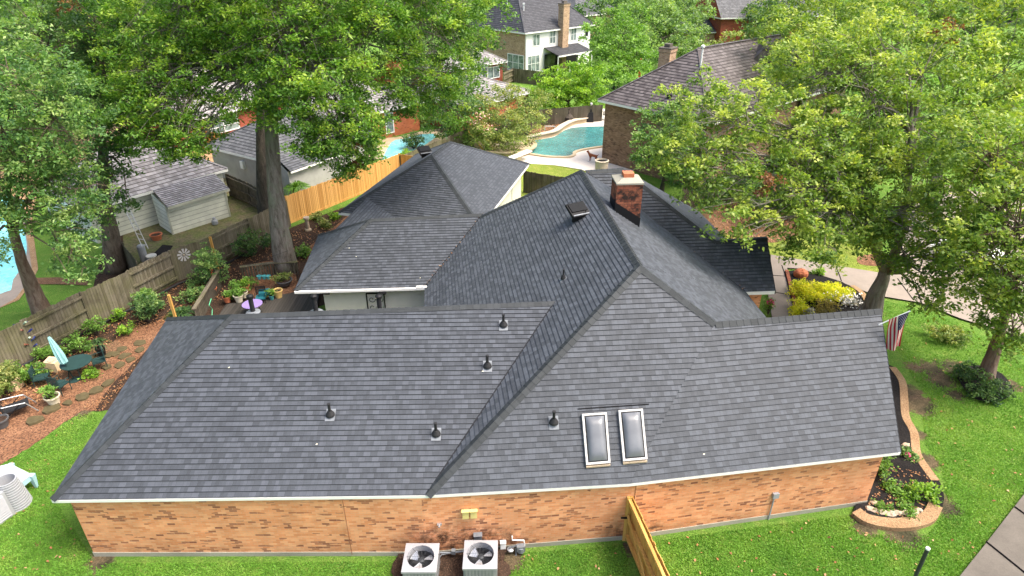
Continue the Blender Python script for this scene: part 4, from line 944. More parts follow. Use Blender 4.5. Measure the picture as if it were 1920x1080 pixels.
# ================= shrubs =================
SH=[ # px,py(base),r,h,mat,label
(283,605,.75,1.5,'leaf_dark','dark shrub at the edge of the sand path beside the roof corner'),
(280,590,1.0,1.3,'leaf_left','spreading green shrub in the bed by the yellow stake'),
(278,572,.7,1.0,'leaf_mid','pale green bush against the weathered fence, below the light stain'),
(229,600,.5,.8,'leaf_bright','bright green bush by the fence, next to the dark edging'),
(231,630,.55,.7,'leaf_bright','small round bright bush left of the stepping stones'),
(184,628,.6,1.,'leaf_mid','light green bush behind the dark potted grass'),
(145,660,.85,.9,'leaf_mid','wide green bush right of the closed teal umbrella'),
(90,670,.7,.7,'leaf_mid','low green bush below the bottle tree'),
(62,715,.9,.8,'leaf_mid','green bush left of the dark folding chairs'),
(12,735,1.,1.4,'leaf_yellowgreen','yellow green bush at the left edge behind the black recliner'),
(175,707,.5,.5,'leaf_bright','small bright plant in the middle of the sand path'),
(475,480,1.3,1.6,'leaf_dark','large dark camellia shrub left of the thick trunk'),
(408,535,1.0,2.4,'leaf_left','tall conifer like shrub with the red ornament by the yellow stake'),
(360,560,.9,.8,'leaf_left','low sprawling shrub between the yellow stakes'),
(370,535,.7,.6,'leaf_left','low plants along the weathered fence below the windmill'),
(440,560,.7,1.,'leaf_mid','leafy potted plants crowd at the deck corner'),
(470,545,.6,.9,'leaf_mid','green plant behind the black patio chair'),
(603,505,.5,.9,'leaf_bright','light green plant right of the thick trunk foot'),
(615,425,.6,.6,'leaf_yellowgreen','yellow hosta in the bed below the golden fence'),
(598,412,.6,.6,'leaf_yellowgreen','pale hosta left beside the stone pedestal'),
(632,408,.6,.6,'leaf_bright','bright green clump at the corner of the connecting roof'),
(640,445,.6,.7,'leaf_mid','green plants beside the left eave of the connecting roof'),
(570,480,.6,.8,'leaf_mid','green plant right behind the thick trunk'),
(776,280,1.2,1.8,'leaf_dark','dark reddish shrub in front of the middle pool'),
(760,300,1.0,1.0,'leaf_bright','bright bush on top of the golden fence corner'),
(700,300,1.0,2.2,'leaf_left','shrub left of the middle pool'),
(1515,560,1.15,.7,'leaf_lime','lime green sweet potato vine in front of the walkway corner'),
(1560,560,1.1,.7,'leaf_lime','second lime green vine clump, right half of the bed'),
(1500,590,.8,.6,'leaf_lime','lime green clump nearest the walkway edge'),
(1545,590,.8,.8,'leaf_olive','olive yellow grass like plant in the lime flower bed'),
(1512,598,.5,.7,'leaf_silver','silvery spiky plant in the lime flower bed'),
(1592,575,.65,.5,'leaf_silver','white flowering ground plant at the right of the lime flower bed'),
(1535,518,.4,.5,'leaf_bright','small bright green plant at the top of the lime flower bed'),
(1440,590,.35,1.1,'leaf_mid','potted shrub with red blooms under the porch eave'),
(1648,888,.65,1.,'leaf_mid','rounded clipped shrub at the brick wall corner'),
(1728,935,.75,.65,'leaf_bright','feathery bright green shrub in the corner bed'),
(1690,940,.45,.35,'leaf_mid','small green plants beside the feathery bright shrub'),
(1655,955,.45,.3,'leaf_mid','small green plants near the brick wall corner'),
(1660,915,.45,.35,'leaf_mid','low leafy plants below the rounded clipped shrub'),
(1700,965,.4,.3,'leaf_mid','small leafy plants along the pebbled curb'),
(1702,862,.35,.4,'leaf_left','dark green plant next to the pink flowers'),
(1810,712,.8,.8,'leaf_dark','dark shrub at the left of the tree ring'),
(1868,740,.8,.8,'leaf_dark','dark shrub at the right of the tree ring'),
(1838,745,.7,.7,'leaf_dark','dark shrub at the front of the tree ring'),
(1780,640,1.2,.8,'leaf_yellowgreen','pale ornamental grass beyond the hanging oak branches'),
(800,238,1.,1.4,'leaf_yellowgreen','yellow green shrub at the end of the middle pool'),
(850,262,1.2,1.2,'leaf_mid','shrub in front of the old grey fence'),
]
for i,(x,y,r,h,m,l) in enumerate(SH):
    g=G(x,y); far_=g.y>35
    if 'lime' in m: r*=1.1; h*=1.2
    bush(l,g,r,m,h=h,L=.17 if far_ else .12,W=.09 if far_ else .07,sprig=.28 if far_ else .2,dens=3.4 if m=='leaf_lime' else 1.9,per=26)
# strap leaved plants
def strap(label,g,n,L,mat,h=.6,w=.05,name='strap_plant',cat='plant',trunk=0):
    root=E(name,g,label,cat); mb=MB()
    for i in range(n):
        a=random.uniform(0,6.283); e=random.uniform(.2,1.); d=V((math.cos(a),math.sin(a),0)); p=g+V((0,0,trunk)); s=V((-d.y,d.x,0))*w
        pts=[p+d*(L*t*e)+V((0,0,h*(1.3*t-1.0*t*t*(.6+.8*e)))) for t in (0,.35,.7,1.)]
        for j in range(3):
            k0=(1-.3*j); k1=(1-.3*(j+1)); mb.poly([pts[j]-s*k0,pts[j]+s*k0,pts[j+1]+s*k1,pts[j+1]-s*k1])
    o=mb.build('fronds',mat,root); at=o.data.attributes.new('tint','FLOAT','FACE'); at.data.foreach_set('value',[random.uniform(.1,.7) for _ in o.data.polygons])
    if trunk: MB().tube([g,g+V((0,0,trunk))],[.09,.07],8).build('trunk','bark_brown',root)
    return root
strap('sago palm with dark arching fronds beside the near yellow stake',G(342,592),130,1.1,'leaf_dark',.8,name='sago_palm')
strap('young fan palm between the thick trunk and the golden fence',G(560,372),150,1.5,'leaf_mid',1.6,.07,name='fan_palm',trunk=.5)
strap('dark arching grass in a pot beside the sand path',G(193,668)+V((0,0,.6)),90,.6,'leaf_dark',.7,.03)
# ================= grass blades, fallen leaves =================
def inpoly(x,y,P):
    c=False;j=len(P)-1
    for i in range(len(P)):
        if (P[i][1]>y)!=(P[j][1]>y) and x<(P[j][0]-P[i][0])*(y-P[i][1])/(P[j][1]-P[i][1])+P[i][0]: c=not c
        j=i
    return c
RG=[[(-20,890),(0,872),(60,838),(112,802),(150,772),(190,778),(100,930),(175,1050),(175,1090),(-20,1090)],[(180,1056),(738,1052),(738,1090),(180,1090)],[(980,1036),(1170,1021),(1185,1090),(945,1090)],
 [(1215,1015),(1590,965),(1630,1002),(1740,1003),(1778,950),(1765,880),(1735,830),(1730,780),(1750,755),(1700,690),(1665,620),(1640,560),(1700,572),(1800,605),(1930,690),(1930,915),(1790,1090),(1230,1090)]]
pts=[]
for R in RG:
    x0,x1=min(p[0] for p in R),max(p[0] for p in R); y0,y1=min(p[1] for p in R),max(p[1] for p in R)
    for _ in range(int((x1-x0)*(y1-y0)*.42)):
        x,y=random.uniform(x0,x1),random.uniform(y0,y1)
        if inpoly(x,y,R):
            q=G(x,y,.03)
            if all((q.x-sx)**2+(q.y-sy)**2>(sr*.62*random.uniform(.5,1.25))**2 for sx,sy,sr in SPOTS): pts.append(q)
pts=np.array([tuple(p) for p in pts]); dirs=RNG.normal(size=pts.shape)*.5; dirs[:,2]=1.1
f=lambda a,b,s:np.sin(pts[:,0]*a+1.3*np.sin(pts[:,1]*b))*np.cos(pts[:,1]*a*.8+s)
leafmesh('grass',pts,.085,.032,'grass_blade',None,dirs=dirs,org=(0,15,0),tv=.09,tintbase=.45+.2*f(.9,.7,1)+.16*f(2.7,1.9,2)+.1*f(6.1,5.3,.4),kind='stuff')
def litter(name,n,poly,L=.11,z=.05,mat='litter',pick=None):
    P=[]
    xs=[p[0] for p in poly]; ys=[p[1] for p in poly]
    while len(P)<n:
        x,y=random.uniform(min(xs),max(xs)),random.uniform(min(ys),max(ys))
        if inpoly(x,y,poly): P.append(tuple(G(x,y,z+random.uniform(0,.03))))
    P=np.array(P); d=RNG.normal(size=P.shape); d[:,2]*=.08
    return leafmesh(name,P,L,L*.6,mat,None,dirs=d,org=tuple(P.mean(0)),up=3.,kind='stuff')
litter('fallen_leaves',130,RG[3]); litter('fallen_leaves',60,RG[0]); litter('fallen_leaves',12,RG[2])
litter('fallen_leaves',2600,[(-20,740),(0,705),(67,675),(173,620),(258,577),(333,535),(397,510),(475,470),(545,435),(640,410),(560,500),(330,600),(235,625),(190,650),(160,690),(100,735),(60,760),(-20,800)],z=.09)
litter('fallen_leaves',220,[(150,762),(205,728),(262,668),(250,700),(190,772)],z=.07,L=.08)
litter('fallen_leaves',900,[(1290,420),(1320,370),(1440,390),(1510,420),(1470,452),(1400,458)],L=.18,z=.12)
litter('fallen_leaves',300,[(1010,235),(1060,222),(1085,228),(1040,250),(1005,255)],L=.25,z=.16)
litter('fallen_leaves',250,[(1620,960),(1665,870),(1740,890),(1755,940),(1700,970)],L=.08,z=.12)
# ================= on the roof =================
def R3(ax,ay,az):  # columns
    from mathutils import Matrix
    return Matrix((ax,ay,az)).transposed()
def onslope(n):
    z=n.normalized(); x=V((0,0,1)).cross(z).normalized(); y=z.cross(x); return R3(x,y,z)
FLc=hit(H_,1153,397); FR=hit(H_,1198,426); BLq=hit(H_,1141,379); 
ev=V((FR.x-FLc.x,FR.y-FLc.y,0)); bv=V((BLq.x-FLc.x,BLq.y-FLc.y,0)); bv=V((-ev.y,ev.x,0)).normalized()*max(1.,bv.length)
zt=GY(1206,346,FR.y).z
ft=[V((FLc.x,FLc.y,0)),V((FLc.x,FLc.y,0))+ev,V((FLc.x,FLc.y,0))+ev+bv,V((FLc.x,FLc.y,0))+bv]
def zz(p): n,q=H_; return q.z-((p.x-q.x)*n.x+(p.y-q.y)*n.y)/n.z
ch=MB(); 
for i in range(4):
    a,b=ft[i],ft[(i+1)%4]; ch.poly([V((a.x,a.y,min(zz(a),7.3)-.4)),V((b.x,b.y,min(zz(b),7.3)-.4)),V((b.x,b.y,zt)),V((a.x,a.y,zt))])
ch=ch.build('chimney','brick_chimney',house)
cc=sum(ft,V((0,0,0)))/4; g=lambda p,s,z:V(((p.x-cc.x)*s+cc.x,(p.y-cc.y)*s+cc.y,z))
crown=MB().hexa([g(p,1.06,zt) for p in ft],[g(p,1.06,zt+.07) for p in ft]).hexa([g(p,1.06,zt+.07) for p in ft],[g(p,.5,zt+.2) for p in ft]).build('crown_slab','foundation',house); crown.parent=ch
q=MB().hexa([g(p,.4,zt+.16) for p in ft],[g(p,.4,zt+.36) for p in ft]).build('flue','terracotta',house); q.parent=ch
fm=MB()
for i in range(4):
    a,b=ft[i],ft[(i+1)%4]; a2,b2=g(a,1.03,0),g(b,1.03,0); za,zb=min(zz(a),7.3),min(zz(b),7.3)
    fm.poly([V((a2.x,a2.y,za-.2)),V((b2.x,b2.y,zb-.2)),V((b2.x,b2.y,zb+.42)),V((a2.x,a2.y,za+.42))])
q=fm.build('flashing','black_metal',house); q.parent=ch
def pipe_vent(pl,px,py,label,h=.42,s=1.):
    p=hit(pl,px,py); n=pl[0]; R=onslope(n)
    r=E('vent_pipe',p,label,'vent pipe','black vent pipes on the charcoal roof')
    MB().box(p+n*.035,(.3*s,.42*s,.012),tilt=R).build('flashing','galv',r)
    q=p+n*.03; MB().tube([q,q+V((0,0,.06)),q+V((0,-.0,.17))],[.15*s,.135*s,.07*s],16).build('boot','black_rubber',r,smooth=False)
    MB().tube([q,q+V((0,0,h))],.045*s,12).lathe(q+V((0,0,h)),[(.055*s,0),(.055*s,.03),(.02,.035)],12).build('pipe','black_rubber',r)
pipe_vent(A_,944,611,'black vent pipe highest on the roof, just under the long left ridge')
pipe_vent(A_,914,688,'black vent pipe left of the diagonal roof valley, below the topmost one')
pipe_vent(A_,620,779,'black vent pipe standing alone on the left half of the roof')
pipe_vent(A_,818,815,'black vent pipe low on the roof, left of the hip foot')
pipe_vent(B1,1038,793,'black vent pipe just left of the two skylights')
pipe_vent(C_,1057,524,'slim vent pipe on the steep roof side below the solar vent',.36,.7)
def solar(pl,px,py,label,ang):
    p=hit(pl,px,py); n=pl[0]
    r=E('solar_vent',p,label,'roof vent')
    from mathutils import Matrix
    MB().lathe(p+V((0,0,-.15)),[(.24,0),(.24,.32),(.27,.33),(.27,.38)],16).build('base','black_metal',r)
    R=Matrix.Rotation(ang,3,'Z')@Matrix.Rotation(math.radians(28),3,'X'); c=p+V((0,0,.38))
    MB().box(c,(.85,.72,.12),tilt=R).build('housing','black_metal',r)
    MB().box(c+R@V((0,.1,.09)),(.74,.46,.03),tilt=R).build('solar_panel','solar_cell',r)
    MB().box(c+R@V((0,-.31,.08)),(.8,.05,.03),tilt=R).build('frame','galv',r)
    MB().tube([p+V((.3,-.15,0)),p+V((.3,-.15,.45))],.02,6).build('bracket','black_metal',r)
solar(C_,1083,410,'black solar powered vent on the steep roof side left of the brick chimney',math.radians(28))
solar(PL(DL,DLb,dA),797,293,'black solar powered vent beside the garage roof peak',math.radians(30))
def skylight(pl,cs,label):
    P=[hit(pl,*c) for c in cs]; n=pl[0]; c=sum(P,V((0,0,0)))/4
    r=E('skylight',c,label,'skylight','two skylights')
    f=lambda s,h:[c+(p-c)*s+n*h for p in P]
    o=f(1.,.02);t=f(1.,.13);i=f(.82,.13); 
    # keep the frame the same width on every side
    def inset(w,h):
        out=[]
        for k in range(4):
            a=(P[(k+1)%4]-P[k]).normalized(); b=(P[k-1]-P[k]).normalized(); out.append(P[k]+a*w+b*w+n*h)
        return out
    mb=MB()
    i=inset(.06,.14); t=inset(0,.14); ii=inset(.06,.06)
    for k in range(4):
        j=(k+1)%4; mb.poly([o[k],o[j],t[j],t[k]]); mb.poly([t[k],t[j],i[j],i[k]]); mb.poly([i[k],i[j],ii[j],ii[k]])
    mb.build('frame','siding_white',r)
    g0=inset(.055,.125); mb=MB(); mb.poly(g0); mb.build('gasket','black_rubber',r)
    N=10; M_=MB(); a,b,d_,e=inset(.1,.15); k=len(M_.v)
    for y in range(N+1):
        for x in range(N+1):
            u,v=x/N,y/N; q=lerp(lerp(a,b,u),lerp(e,d_,u),v); h=.11*(max(0,1-(2*u-1)**4)*max(0,1-(2*v-1)**6))**.6; M_.v.append(q+n*h)
    for y in range(N):
        for x in range(N): M_.f.append((y*(N+1)+x,y*(N+1)+x+1,(y+1)*(N+1)+x+1,(y+1)*(N+1)+x)); M_.m.append(0)
    M_.build('dome','skylight_dome',r,smooth=True)
    MB().beam(P[3]+n*.05+(P[3]-P[0]).normalized()*.05,P[2]+n*.05+(P[3]-P[0]).normalized()*.05,.08,.05).build('sill_flashing','stone_pale',r)
skylight(B1,[(1090,777),(1136,774),(1143,868),(1098,872)],'left one of the two skylights with white frame and grey dome')
skylight(B1,[(1158,770),(1203,767),(1212,861),(1167,865)],'right one of the two skylights with white frame and grey dome')
a,b=hit(B1,1083,767),hit(B1,1216,758); MB().beam(a+B1[0]*.03,b+B1[0]*.03,.03,.02).build('flashing_edge','black_metal',house)
# cap pipes behind the left ridge
for px,l in ((475,'black capped pipe behind the left ridge, in front of the purple table'),(593,'black capped pipe behind the left ridge at the white courtyard wall corner'),(713,'black capped pipe behind the left ridge in front of the scroll trellis')):
    p=GY(px,586,pkA.y+.75); r=E('capped_pipe',p,l,'vent pipe','black capped pipes behind the left ridge')
    MB().tube([p-V((0,0,.5)),p+V((0,0,.62))],.085,12).build('pipe','black_rubber',r); MB().lathe(p+V((0,0,.6)),[(.12,0),(.125,.1),(.06,.15)],14).build('cap','black_metal',r); MB().lathe(p+V((0,0,.02)),[(.26,0),(.2,.03),(.1,.05)],14).build('collar','galv',r)
# small bright scraps on the shingles
for px,py,pl in ((594,834,A_),(705,560,A_),(905,697,A_),(655,466,E_),(668,482,E_),(1319,852,B2),(430,690,A_),(788,522,E_)):
    p=hit(pl,px,py)+pl[0]*.03; mb=MB(); mb.mesh([p+V((-.03,-.015,0)),p+V((.015,-.03,.01)),p+V((.04,.015,.02)),p+V((-.01,.03,.01))],[(0,1,2,3)]); mb.build('dry_leaf','lemon',label='small pale dry leaf lying on the charcoal shingles',cat='leaf',group='dry leaves on the roof')
# ================= along the front wall =================
def acunit(label,px,py):
    c=G(px,py,.0); top=G(px,py,.86); c=V((top.x,top.y,0)); S=.5; hS=.86
    r=E('air_conditioner',c,label,'air conditioner','grey outdoor air conditioning units')
    mb=MB()
    for s in range(4):
        a=s*math.pi/2; ca,sa=math.cos(a),math.sin(a); rot=lambda x,y,z:c+V((x*ca-y*sa,x*sa+y*ca,z))
        mb.poly([rot(-S+.03,-S+.03,.06),rot(S-.03,-S+.03,.06),rot(S-.03,-S+.03,hS-.04),rot(-S+.03,-S+.03,hS-.04)])
        for k in range(9):
            x=-S+.1+k*(2*S-.2)/8; mb.hexa([rot(x-.02,-S+.03,.1),rot(x+.02,-S+.03,.1),rot(x+.02,-S-.0,.1),rot(x-.02,-S-.0,.1)],[rot(x-.02,-S+.03,hS-.06),rot(x+.02,-S+.03,hS-.06),rot(x+.02,-S-.0,hS-.06),rot(x-.02,-S-.0,hS-.06)])
    mb.build('cabinet','ac_paint',r)
    mb=MB(); N=40; R0=.40
    sq=[]
    for i in range(N):
        a=2*math.pi*i/N; dx,dy=math.cos(a),math.sin(a); m=max(abs(dx),abs(dy)); sq.append(V((dx/m*(S+.01),dy/m*(S+.01),0)))
    ci=[V((math.cos(2*math.pi*i/N)*R0,math.sin(2*math.pi*i/N)*R0,0)) for i in range(N)]
    z1=V((0,0,hS)); z0=V((0,0,hS-.07)); zi=V((0,0,hS-.2)); lift=V((0,0,.025))
    for i in range(N):
        j=(i+1)%N; mb.poly([c+sq[i]+z1,c+sq[j]+z1,c+ci[j]+z1+lift,c+ci[i]+z1+lift]); mb.poly([c+sq[i]+z0,c+sq[j]+z0,c+sq[j]+z1,c+sq[i]+z1]); mb.poly([c+ci[i]+z1+lift,c+ci[j]+z1+lift,c+ci[j]+zi,c+ci[i]+zi])
    mb.build('top_panel','ac_light',r)
    MB().lathe(c+V((0,0,hS-.5)),[(.47,0),(.47,.03)],24).build('coil_floor','ac_inside',r)
    fan=MB(); hb=c+V((0,0,hS-.14)); ph=random.random()
    fan.lathe(hb-V((0,0,.08)),[(.1,0),(.1,.12),(.04,.14)],14)
    fan=fan.build('fan_hub','dark_metal',r)
    bl=MB()
    for k in range(3):
        a0=ph+k*2.094; pts=[]
        for (rr,da,z) in ((.09,-.25,.03),(.36,-.42,.05),(.37,.42,-.05),(.09,.45,-.03)):
            pts.append(hb+V((rr*math.cos(a0+da),rr*math.sin(a0+da),z)))
        mid=lerp(pts[1],pts[2],.5)+V((math.cos(a0),math.sin(a0),0))*.03
        bl.poly([pts[0],pts[1],mid,pts[2],pts[3]])
    q=bl.build('fan_blades','fan_blade',r); q.parent=fan
    g_=MB()
    for k in range(1,9): 
        rr=.05*k; g_.tube([c+V((rr*math.cos(a),rr*math.sin(a),hS+.03)) for a in [i*2*math.pi/24 for i in range(25)]],.0025,4,cap=False)
    for k in range(8): a=k*math.pi/4; g_.tube([c+V((.05*math.cos(a),.05*math.sin(a),hS+.035)),c+V((.42*math.cos(a),.42*math.sin(a),hS+.03))],.004,4)
    g_.build('wire_guard','dark_metal',r)
    MB().box(c+V((0,0,.03)),(1.1,1.1,.06)).build('pad','foundation',r)
acunit('left grey air conditioning unit with the brighter fan, by the brick wall',789,1045); acunit('right grey air conditioning unit below the small electrical box',901,1039)
def wallpt(px,py,off=.03):
    # point on the front wall
    for i in range(3):
        a,b=W[i],W[i+1]; n=V((b.y-a.y,-(b.x-a.x),0)).normalized(); pl=(n,a); 
        p=hit(pl,px,py)
        if a.x-.01<=p.x<=b.x+.01: return p+n*off,math.atan2(b.y-a.y,b.x-a.x)
    return p,0
p,an=wallpt(873,962,.05); MB().box(p,(.2,.07,.33),an).box(p+V((0,-.03,.17)),(.24,.12,.02),an).build('wall_cover','yellow_cover',org=p,label='left pale yellow outlet cover high on the brick wall',cat='wall cover',group='pale yellow wall covers')
p,an=wallpt(888,961,.05); MB().box(p,(.2,.07,.33),an).box(p+V((0,-.03,.17)),(.24,.12,.02),an).build('wall_cover','yellow_cover',org=p,label='right pale yellow outlet cover high on the brick wall',cat='wall cover',group='pale yellow wall covers')
p,an=wallpt(896,1005,.06); r=E('electrical_box',p,'grey electrical disconnect box above the right air conditioning unit','electrical box')
MB().box(p,(.24,.12,.3),an).box(p+V((0,-.02,.16)),(.27,.18,.02),an).build('case','galv',r); MB().tube([p+V((0,-.07,-.15)),p+V((.08,-.2,-.35)),p+V((.2,-.4,-.4))],.025,6).build('cable','steel',r)
p,an=wallpt(943,1019,.06); MB().box(p,(.17,.1,.3),an).box(p+V((0,-.01,.15)),(.19,.14,.02),an).build('utility_box','white_paint',org=p,label='small white utility box left of the gas meter',cat='utility box')
p,an=wallpt(824,981,.04); MB().box(p,(.14,.06,.06),an).tube([p,p+V((0,-.1,-.02))],.03,8).build('hose_bib','steel',org=p,label='small metal hose bib on the brick wall between the cover plates and units',cat='tap')
p,an=wallpt(968,1020,.2); r=E('gas_meter',V((p.x,p.y,0)),'grey gas meter with a white bent riser pipe low on the brick wall','gas meter')
MB().lathe(p+V((.12,0,-.1)),[(.09,0),(.13,.04),(.13,.22),(.06,.28)],12).box(p+V((.12,-.02,.1)),(.26,.16,.2),an).build('meter_body','galv',r)
MB().lathe(p+V((-.2,0,-.05)),[(.02,0),(.11,.02),(.11,.07),(.03,.1)],12).build('regulator','steel',r)
MB().tube([p+V((-.15,.15,.42)),p+V((-.15,.12,.28)),p+V((.22,.12,.26)),p+V((.24,.08,.05))],.025,8).build('riser_pipe','white_paint',r)
MB().tube([p+V((-.25,0,.05)),p+V((.0,-.02,.2)),p+V((.15,0,.12))],.03,8).tube([p+V((-.03,-.05,.1)),p+V((-.03,-.08,-.3)),V((p.x-.03,p.y-.1,0))],.025,8).build('supply_pipe','galv',r)
a_,b_=G(818,1036,.35),G(872,1033,.35); MB().tube([a_,lerp(a_,b_,.5)+V((0,0,-.05)),b_],.03,6).tube([G(820,1050,.2),G(828,1040,.3),G(850,1036,.2),b_],.02,6).box(lerp(a_,b_,.6),(.12,.12,.14)).build('refrigerant_lines','galv',org=a_,label='grey refrigerant lines running between the two air conditioning units',cat='pipe')
p,an=wallpt(1453,927,.05); r=E('conduit_box',p,'white junction box with a thin conduit down the right part of the brick wall','junction box')
MB().box(p,(.2,.09,.2),an).build('box','plastic_white',r); MB().tube([p+V((-.03,0,-.05)),V((p.x-.03,p.y,0))],.025,8).build('conduit','plastic_white',r)
fence_g=fence('golden board fence meeting the brick wall at the bottom of the picture',[G(1184,931,1.9),G(1272,1125,1.9)],'wood_gold_raw',1.9,back=0,pattern=[0])
a,b=G(1184,931,1.9),G(1272,1125,1.9); a.z=b.z=0; d=(b-a).normalized(); nn=V((-.98,-.2,0))
MB().beam(a+V((0,0,1.86))+nn*.08,b+V((0,0,1.86))+nn*.08,.09,.05).build('top_rail','wood_gold_raw',fence_g)
MB().beam(a+d*.1+V((0,0,1.2))+nn*.09,a+d*2.3+V((0,0,.2))+nn*.09,.05,.09).build('brace','wood_gold_raw',fence_g)
MB().box(a+V((-.06,.0,.95)),(.16,.16,1.95)).build('post','wood_gold_raw',fence_g)
MB().box(a+V((-.18,-.12,1.1)),(.2,.04,.05)).build('latch','black_metal',fence_g)
g=G(1740,1028,3.); r=E('metal_pole',V((g.x,g.y,0)),'black metal pole with a white cap at the bottom right corner','pole')
MB().tube([V((g.x,g.y,0)),V((g.x,g.y,2.96))],.05,12).build('shaft','dark_metal',r); MB().lathe(V((g.x,g.y,2.96)),[(.055,0),(.055,.05),(.01,.06)],12).build('cap','white_paint',r)
# flag
Yf=18.0; a=GY(1648,609,Yf+.2); b=GY(1707,583,Yf); r=E('flag',a,'American flag hanging from a white pole at the right gable end','flag')
MB().tube([a,b],.02,8).build('flagpole','white_paint',r)
h0,h1=GY(1667,599,Yf),GY(1705,585,Yf); f0,f1=GY(1664,657,Yf-.1),GY(1689,651,Yf-.1)
def FP(s,t): 
    q=lerp(lerp(h0,h1,s),lerp(f0,f1,s),t); return q+V((0,.1*math.sin(s*7+t*2)*min(1,t*3),0))
mb=MB()
for i in range(13):
    for k in range(13):
        s0,s1=i/13,(i+1)/13; t0,t1=k/13,(k+1)/13
        mb.poly([FP(s0,t0),FP(s1,t0),FP(s1,t1),FP(s0,t1)],2 if (i>=6 and k<5) else (0 if i%2==0 else 1))
cl=mb.build('cloth',['flag_red','flag_white','flag_blue'],r)
st=MB()
for i in range(9):
    for k in range(5 if i%2==0 else 4):
        s=.5+.46*(i+.5)/9; t=.38*(k+(.5 if i%2==0 else 1))/5; q=FP(s,t)+V((0,-.012,0)); w=.012
        st.poly([q+V((-w,0,0)),q+V((0,0,-w)),q+V((w,0,0)),q+V((0,0,w))])
q=st.build('stars','flag_white',r); q.parent=cl; q['kind']='stuff'
# edging stones of the corner bed
for i,(x,y) in enumerate([(1630,957),(1642,962),(1655,965),(1668,967),(1682,966),(1696,966),(1710,966),(1722,962),(1640,948),(1697,838),(1698,850)]):
    g=G(x,y); MB().blob(g+V((0,0,.07)),(.19,.13,.11),8,5,.22).build('edging_stone','stone_pale',label='rough tan stone lining the inside of the corner bed',cat='stone',group='rough stones lining the corner bed')
g=G(1704,853,.35); P=np.array([tuple(g+V((random.gauss(0,.1),random.gauss(0,.1),random.gauss(0,.05)))) for _ in range(16)]); leafmesh('flower',P,.08,.07,'pink_flower',None,org=tuple(g),label='pink flowers beside the winding pebbled curb',cat='flower')
# ================= bottom left =================
g=G(33,946); r=E('ribbed_tub',g,'white ribbed plastic tub standing on the lawn at the lower left','tub'); mb=MB(); prof=[]
for i in range(13): z=1.12*i/12; R=.42-.1*z; prof+=[(R+.02,z),(R+.02,z+.05),(R-.015,z+.065),(R-.015,z+.085)] if i<12 else [(R+.02,z),(R+.02,z+.03)]
mb.lathe(g,prof+[(prof[-1][0]-.05,prof[-1][1]),(prof[-1][0]-.06,.35),(.01,.34)],26); mb.build('tub_body','plastic_white',r)
MB().box(g+V((-.02,-.385,.62)),(.05,.03,.12)).build('latch','brown_glass',r)
c=G(2,975); r=E('plastic_panel_box',c,'white ribbed plastic deck box cut off by the left picture edge','deck box'); mb=MB(); a=G(30,963);b=G(-40,1015); dd=(b-a).normalized(); nn=V((-dd.y,dd.x,0)); nn=nn if nn.x<0 else -nn
f=lambda s,o,z:a+dd*s+nn*o+V((0,0,z)); L=(b-a).length
mb.hexa([f(0,0,0),f(L,0,0),f(L,1.2,0),f(0,1.2,0)],[f(0,.05,1.),f(L,.05,1.),f(L,1.2,1.),f(0,1.2,1.)])
for k in range(10): z=.08+k*.09; mb.hexa([f(.1,-.03,z),f(L,-.01,z),f(L,.05,z),f(.1,.05,z)],[f(.1,.02,z+.055),f(L,.02,z+.055),f(L,.05,z+.055),f(.1,.05,z+.055)])
mb.build('panel','plastic_white',r)
z=.62; cs=[G(18,869,z),G(59,889,z),G(34,908,z),G(-25,880,z)]; c=sum(cs,V((0,0,0)))/4; r=E('garden_bench',V((c.x,c.y,0)),'white topped bench with pale blue sides beside the ribbed tub','bench')
MB().hexa([p-V((0,0,.04)) for p in cs],cs).build('bench_top','plastic_top',r)
for i in range(4):
    p=lerp(cs[i],c,.04); MB().hexa([V((p.x+s*.04,p.y+t*.04,0)) for s,t in ((-1,-1),(1,-1),(1,1),(-1,1))],[V((p.x+s*.09,p.y+t*.09,z-.04)) for s,t in ((-1,-1),(1,-1),(1,1),(-1,1))]).build('leg','plastic_blue',r)
    a,b=lerp(cs[i],c,.03),lerp(cs[(i+1)%4],c,.03); MB().beam(a-V((0,0,.13)),b-V((0,0,.13)),.03,.2).build('apron','plastic_blue',r)
# ================= left garden =================
g=G(140,713); top=GY(113,633,g.y); H0=top.z
r=E('patio_umbrella',g,'closed pale teal patio umbrella leaning over the dark mesh table','umbrella')
tp=V((g.x-.45,g.y+.1,H0)); MB().tube([g,tp],.025,8).build('pole','dark_green_metal',r)
mb=MB(); 
def ax(t): return lerp(tp,g,t)
k=len(mb.v); N=16
for i,(t,R) in enumerate(((0,.02),(.04,.07),(.2,.13),(.42,.19),(.58,.17),(.62,.05))):
    for j in range(N): a=2*math.pi*j/N; q=R*(1 if j%2 else .68); mb.v.append(ax(t)+V((q*math.cos(a),q*math.sin(a),0)))
for i in range(5):
    for j in range(N): mb.f.append((i*N+j,i*N+(j+1)%N,(i+1)*N+(j+1)%N,(i+1)*N+j)); mb.m.append(0)
mb.build('canopy','teal_fabric',r); MB().lathe(g,[(.25,0),(.25,.04),(.05,.08)],14).build('base','dark_green_metal',r)
def roundtable(g,R,h,mat,label,name='patio_table',base='dark_green_metal'):
    r=E(name,g,label,'table'); MB().lathe(g+V((0,0,h-.03)),[(R,0),(R,.03)],24).build('tabletop',mat,r)
    for k in range(4): a=k*math.pi/2+.6; MB().tube([g+V((R*.75*math.cos(a),R*.75*math.sin(a),0)),g+V((R*.5*math.cos(a),R*.5*math.sin(a),h-.03))],.018,6).build('leg',base,r)
    return r
gt=G(143,706); roundtable(gt+V((.15,.1,0)),.62,.72,'dark_green_metal','dark green mesh patio table around the umbrella pole')
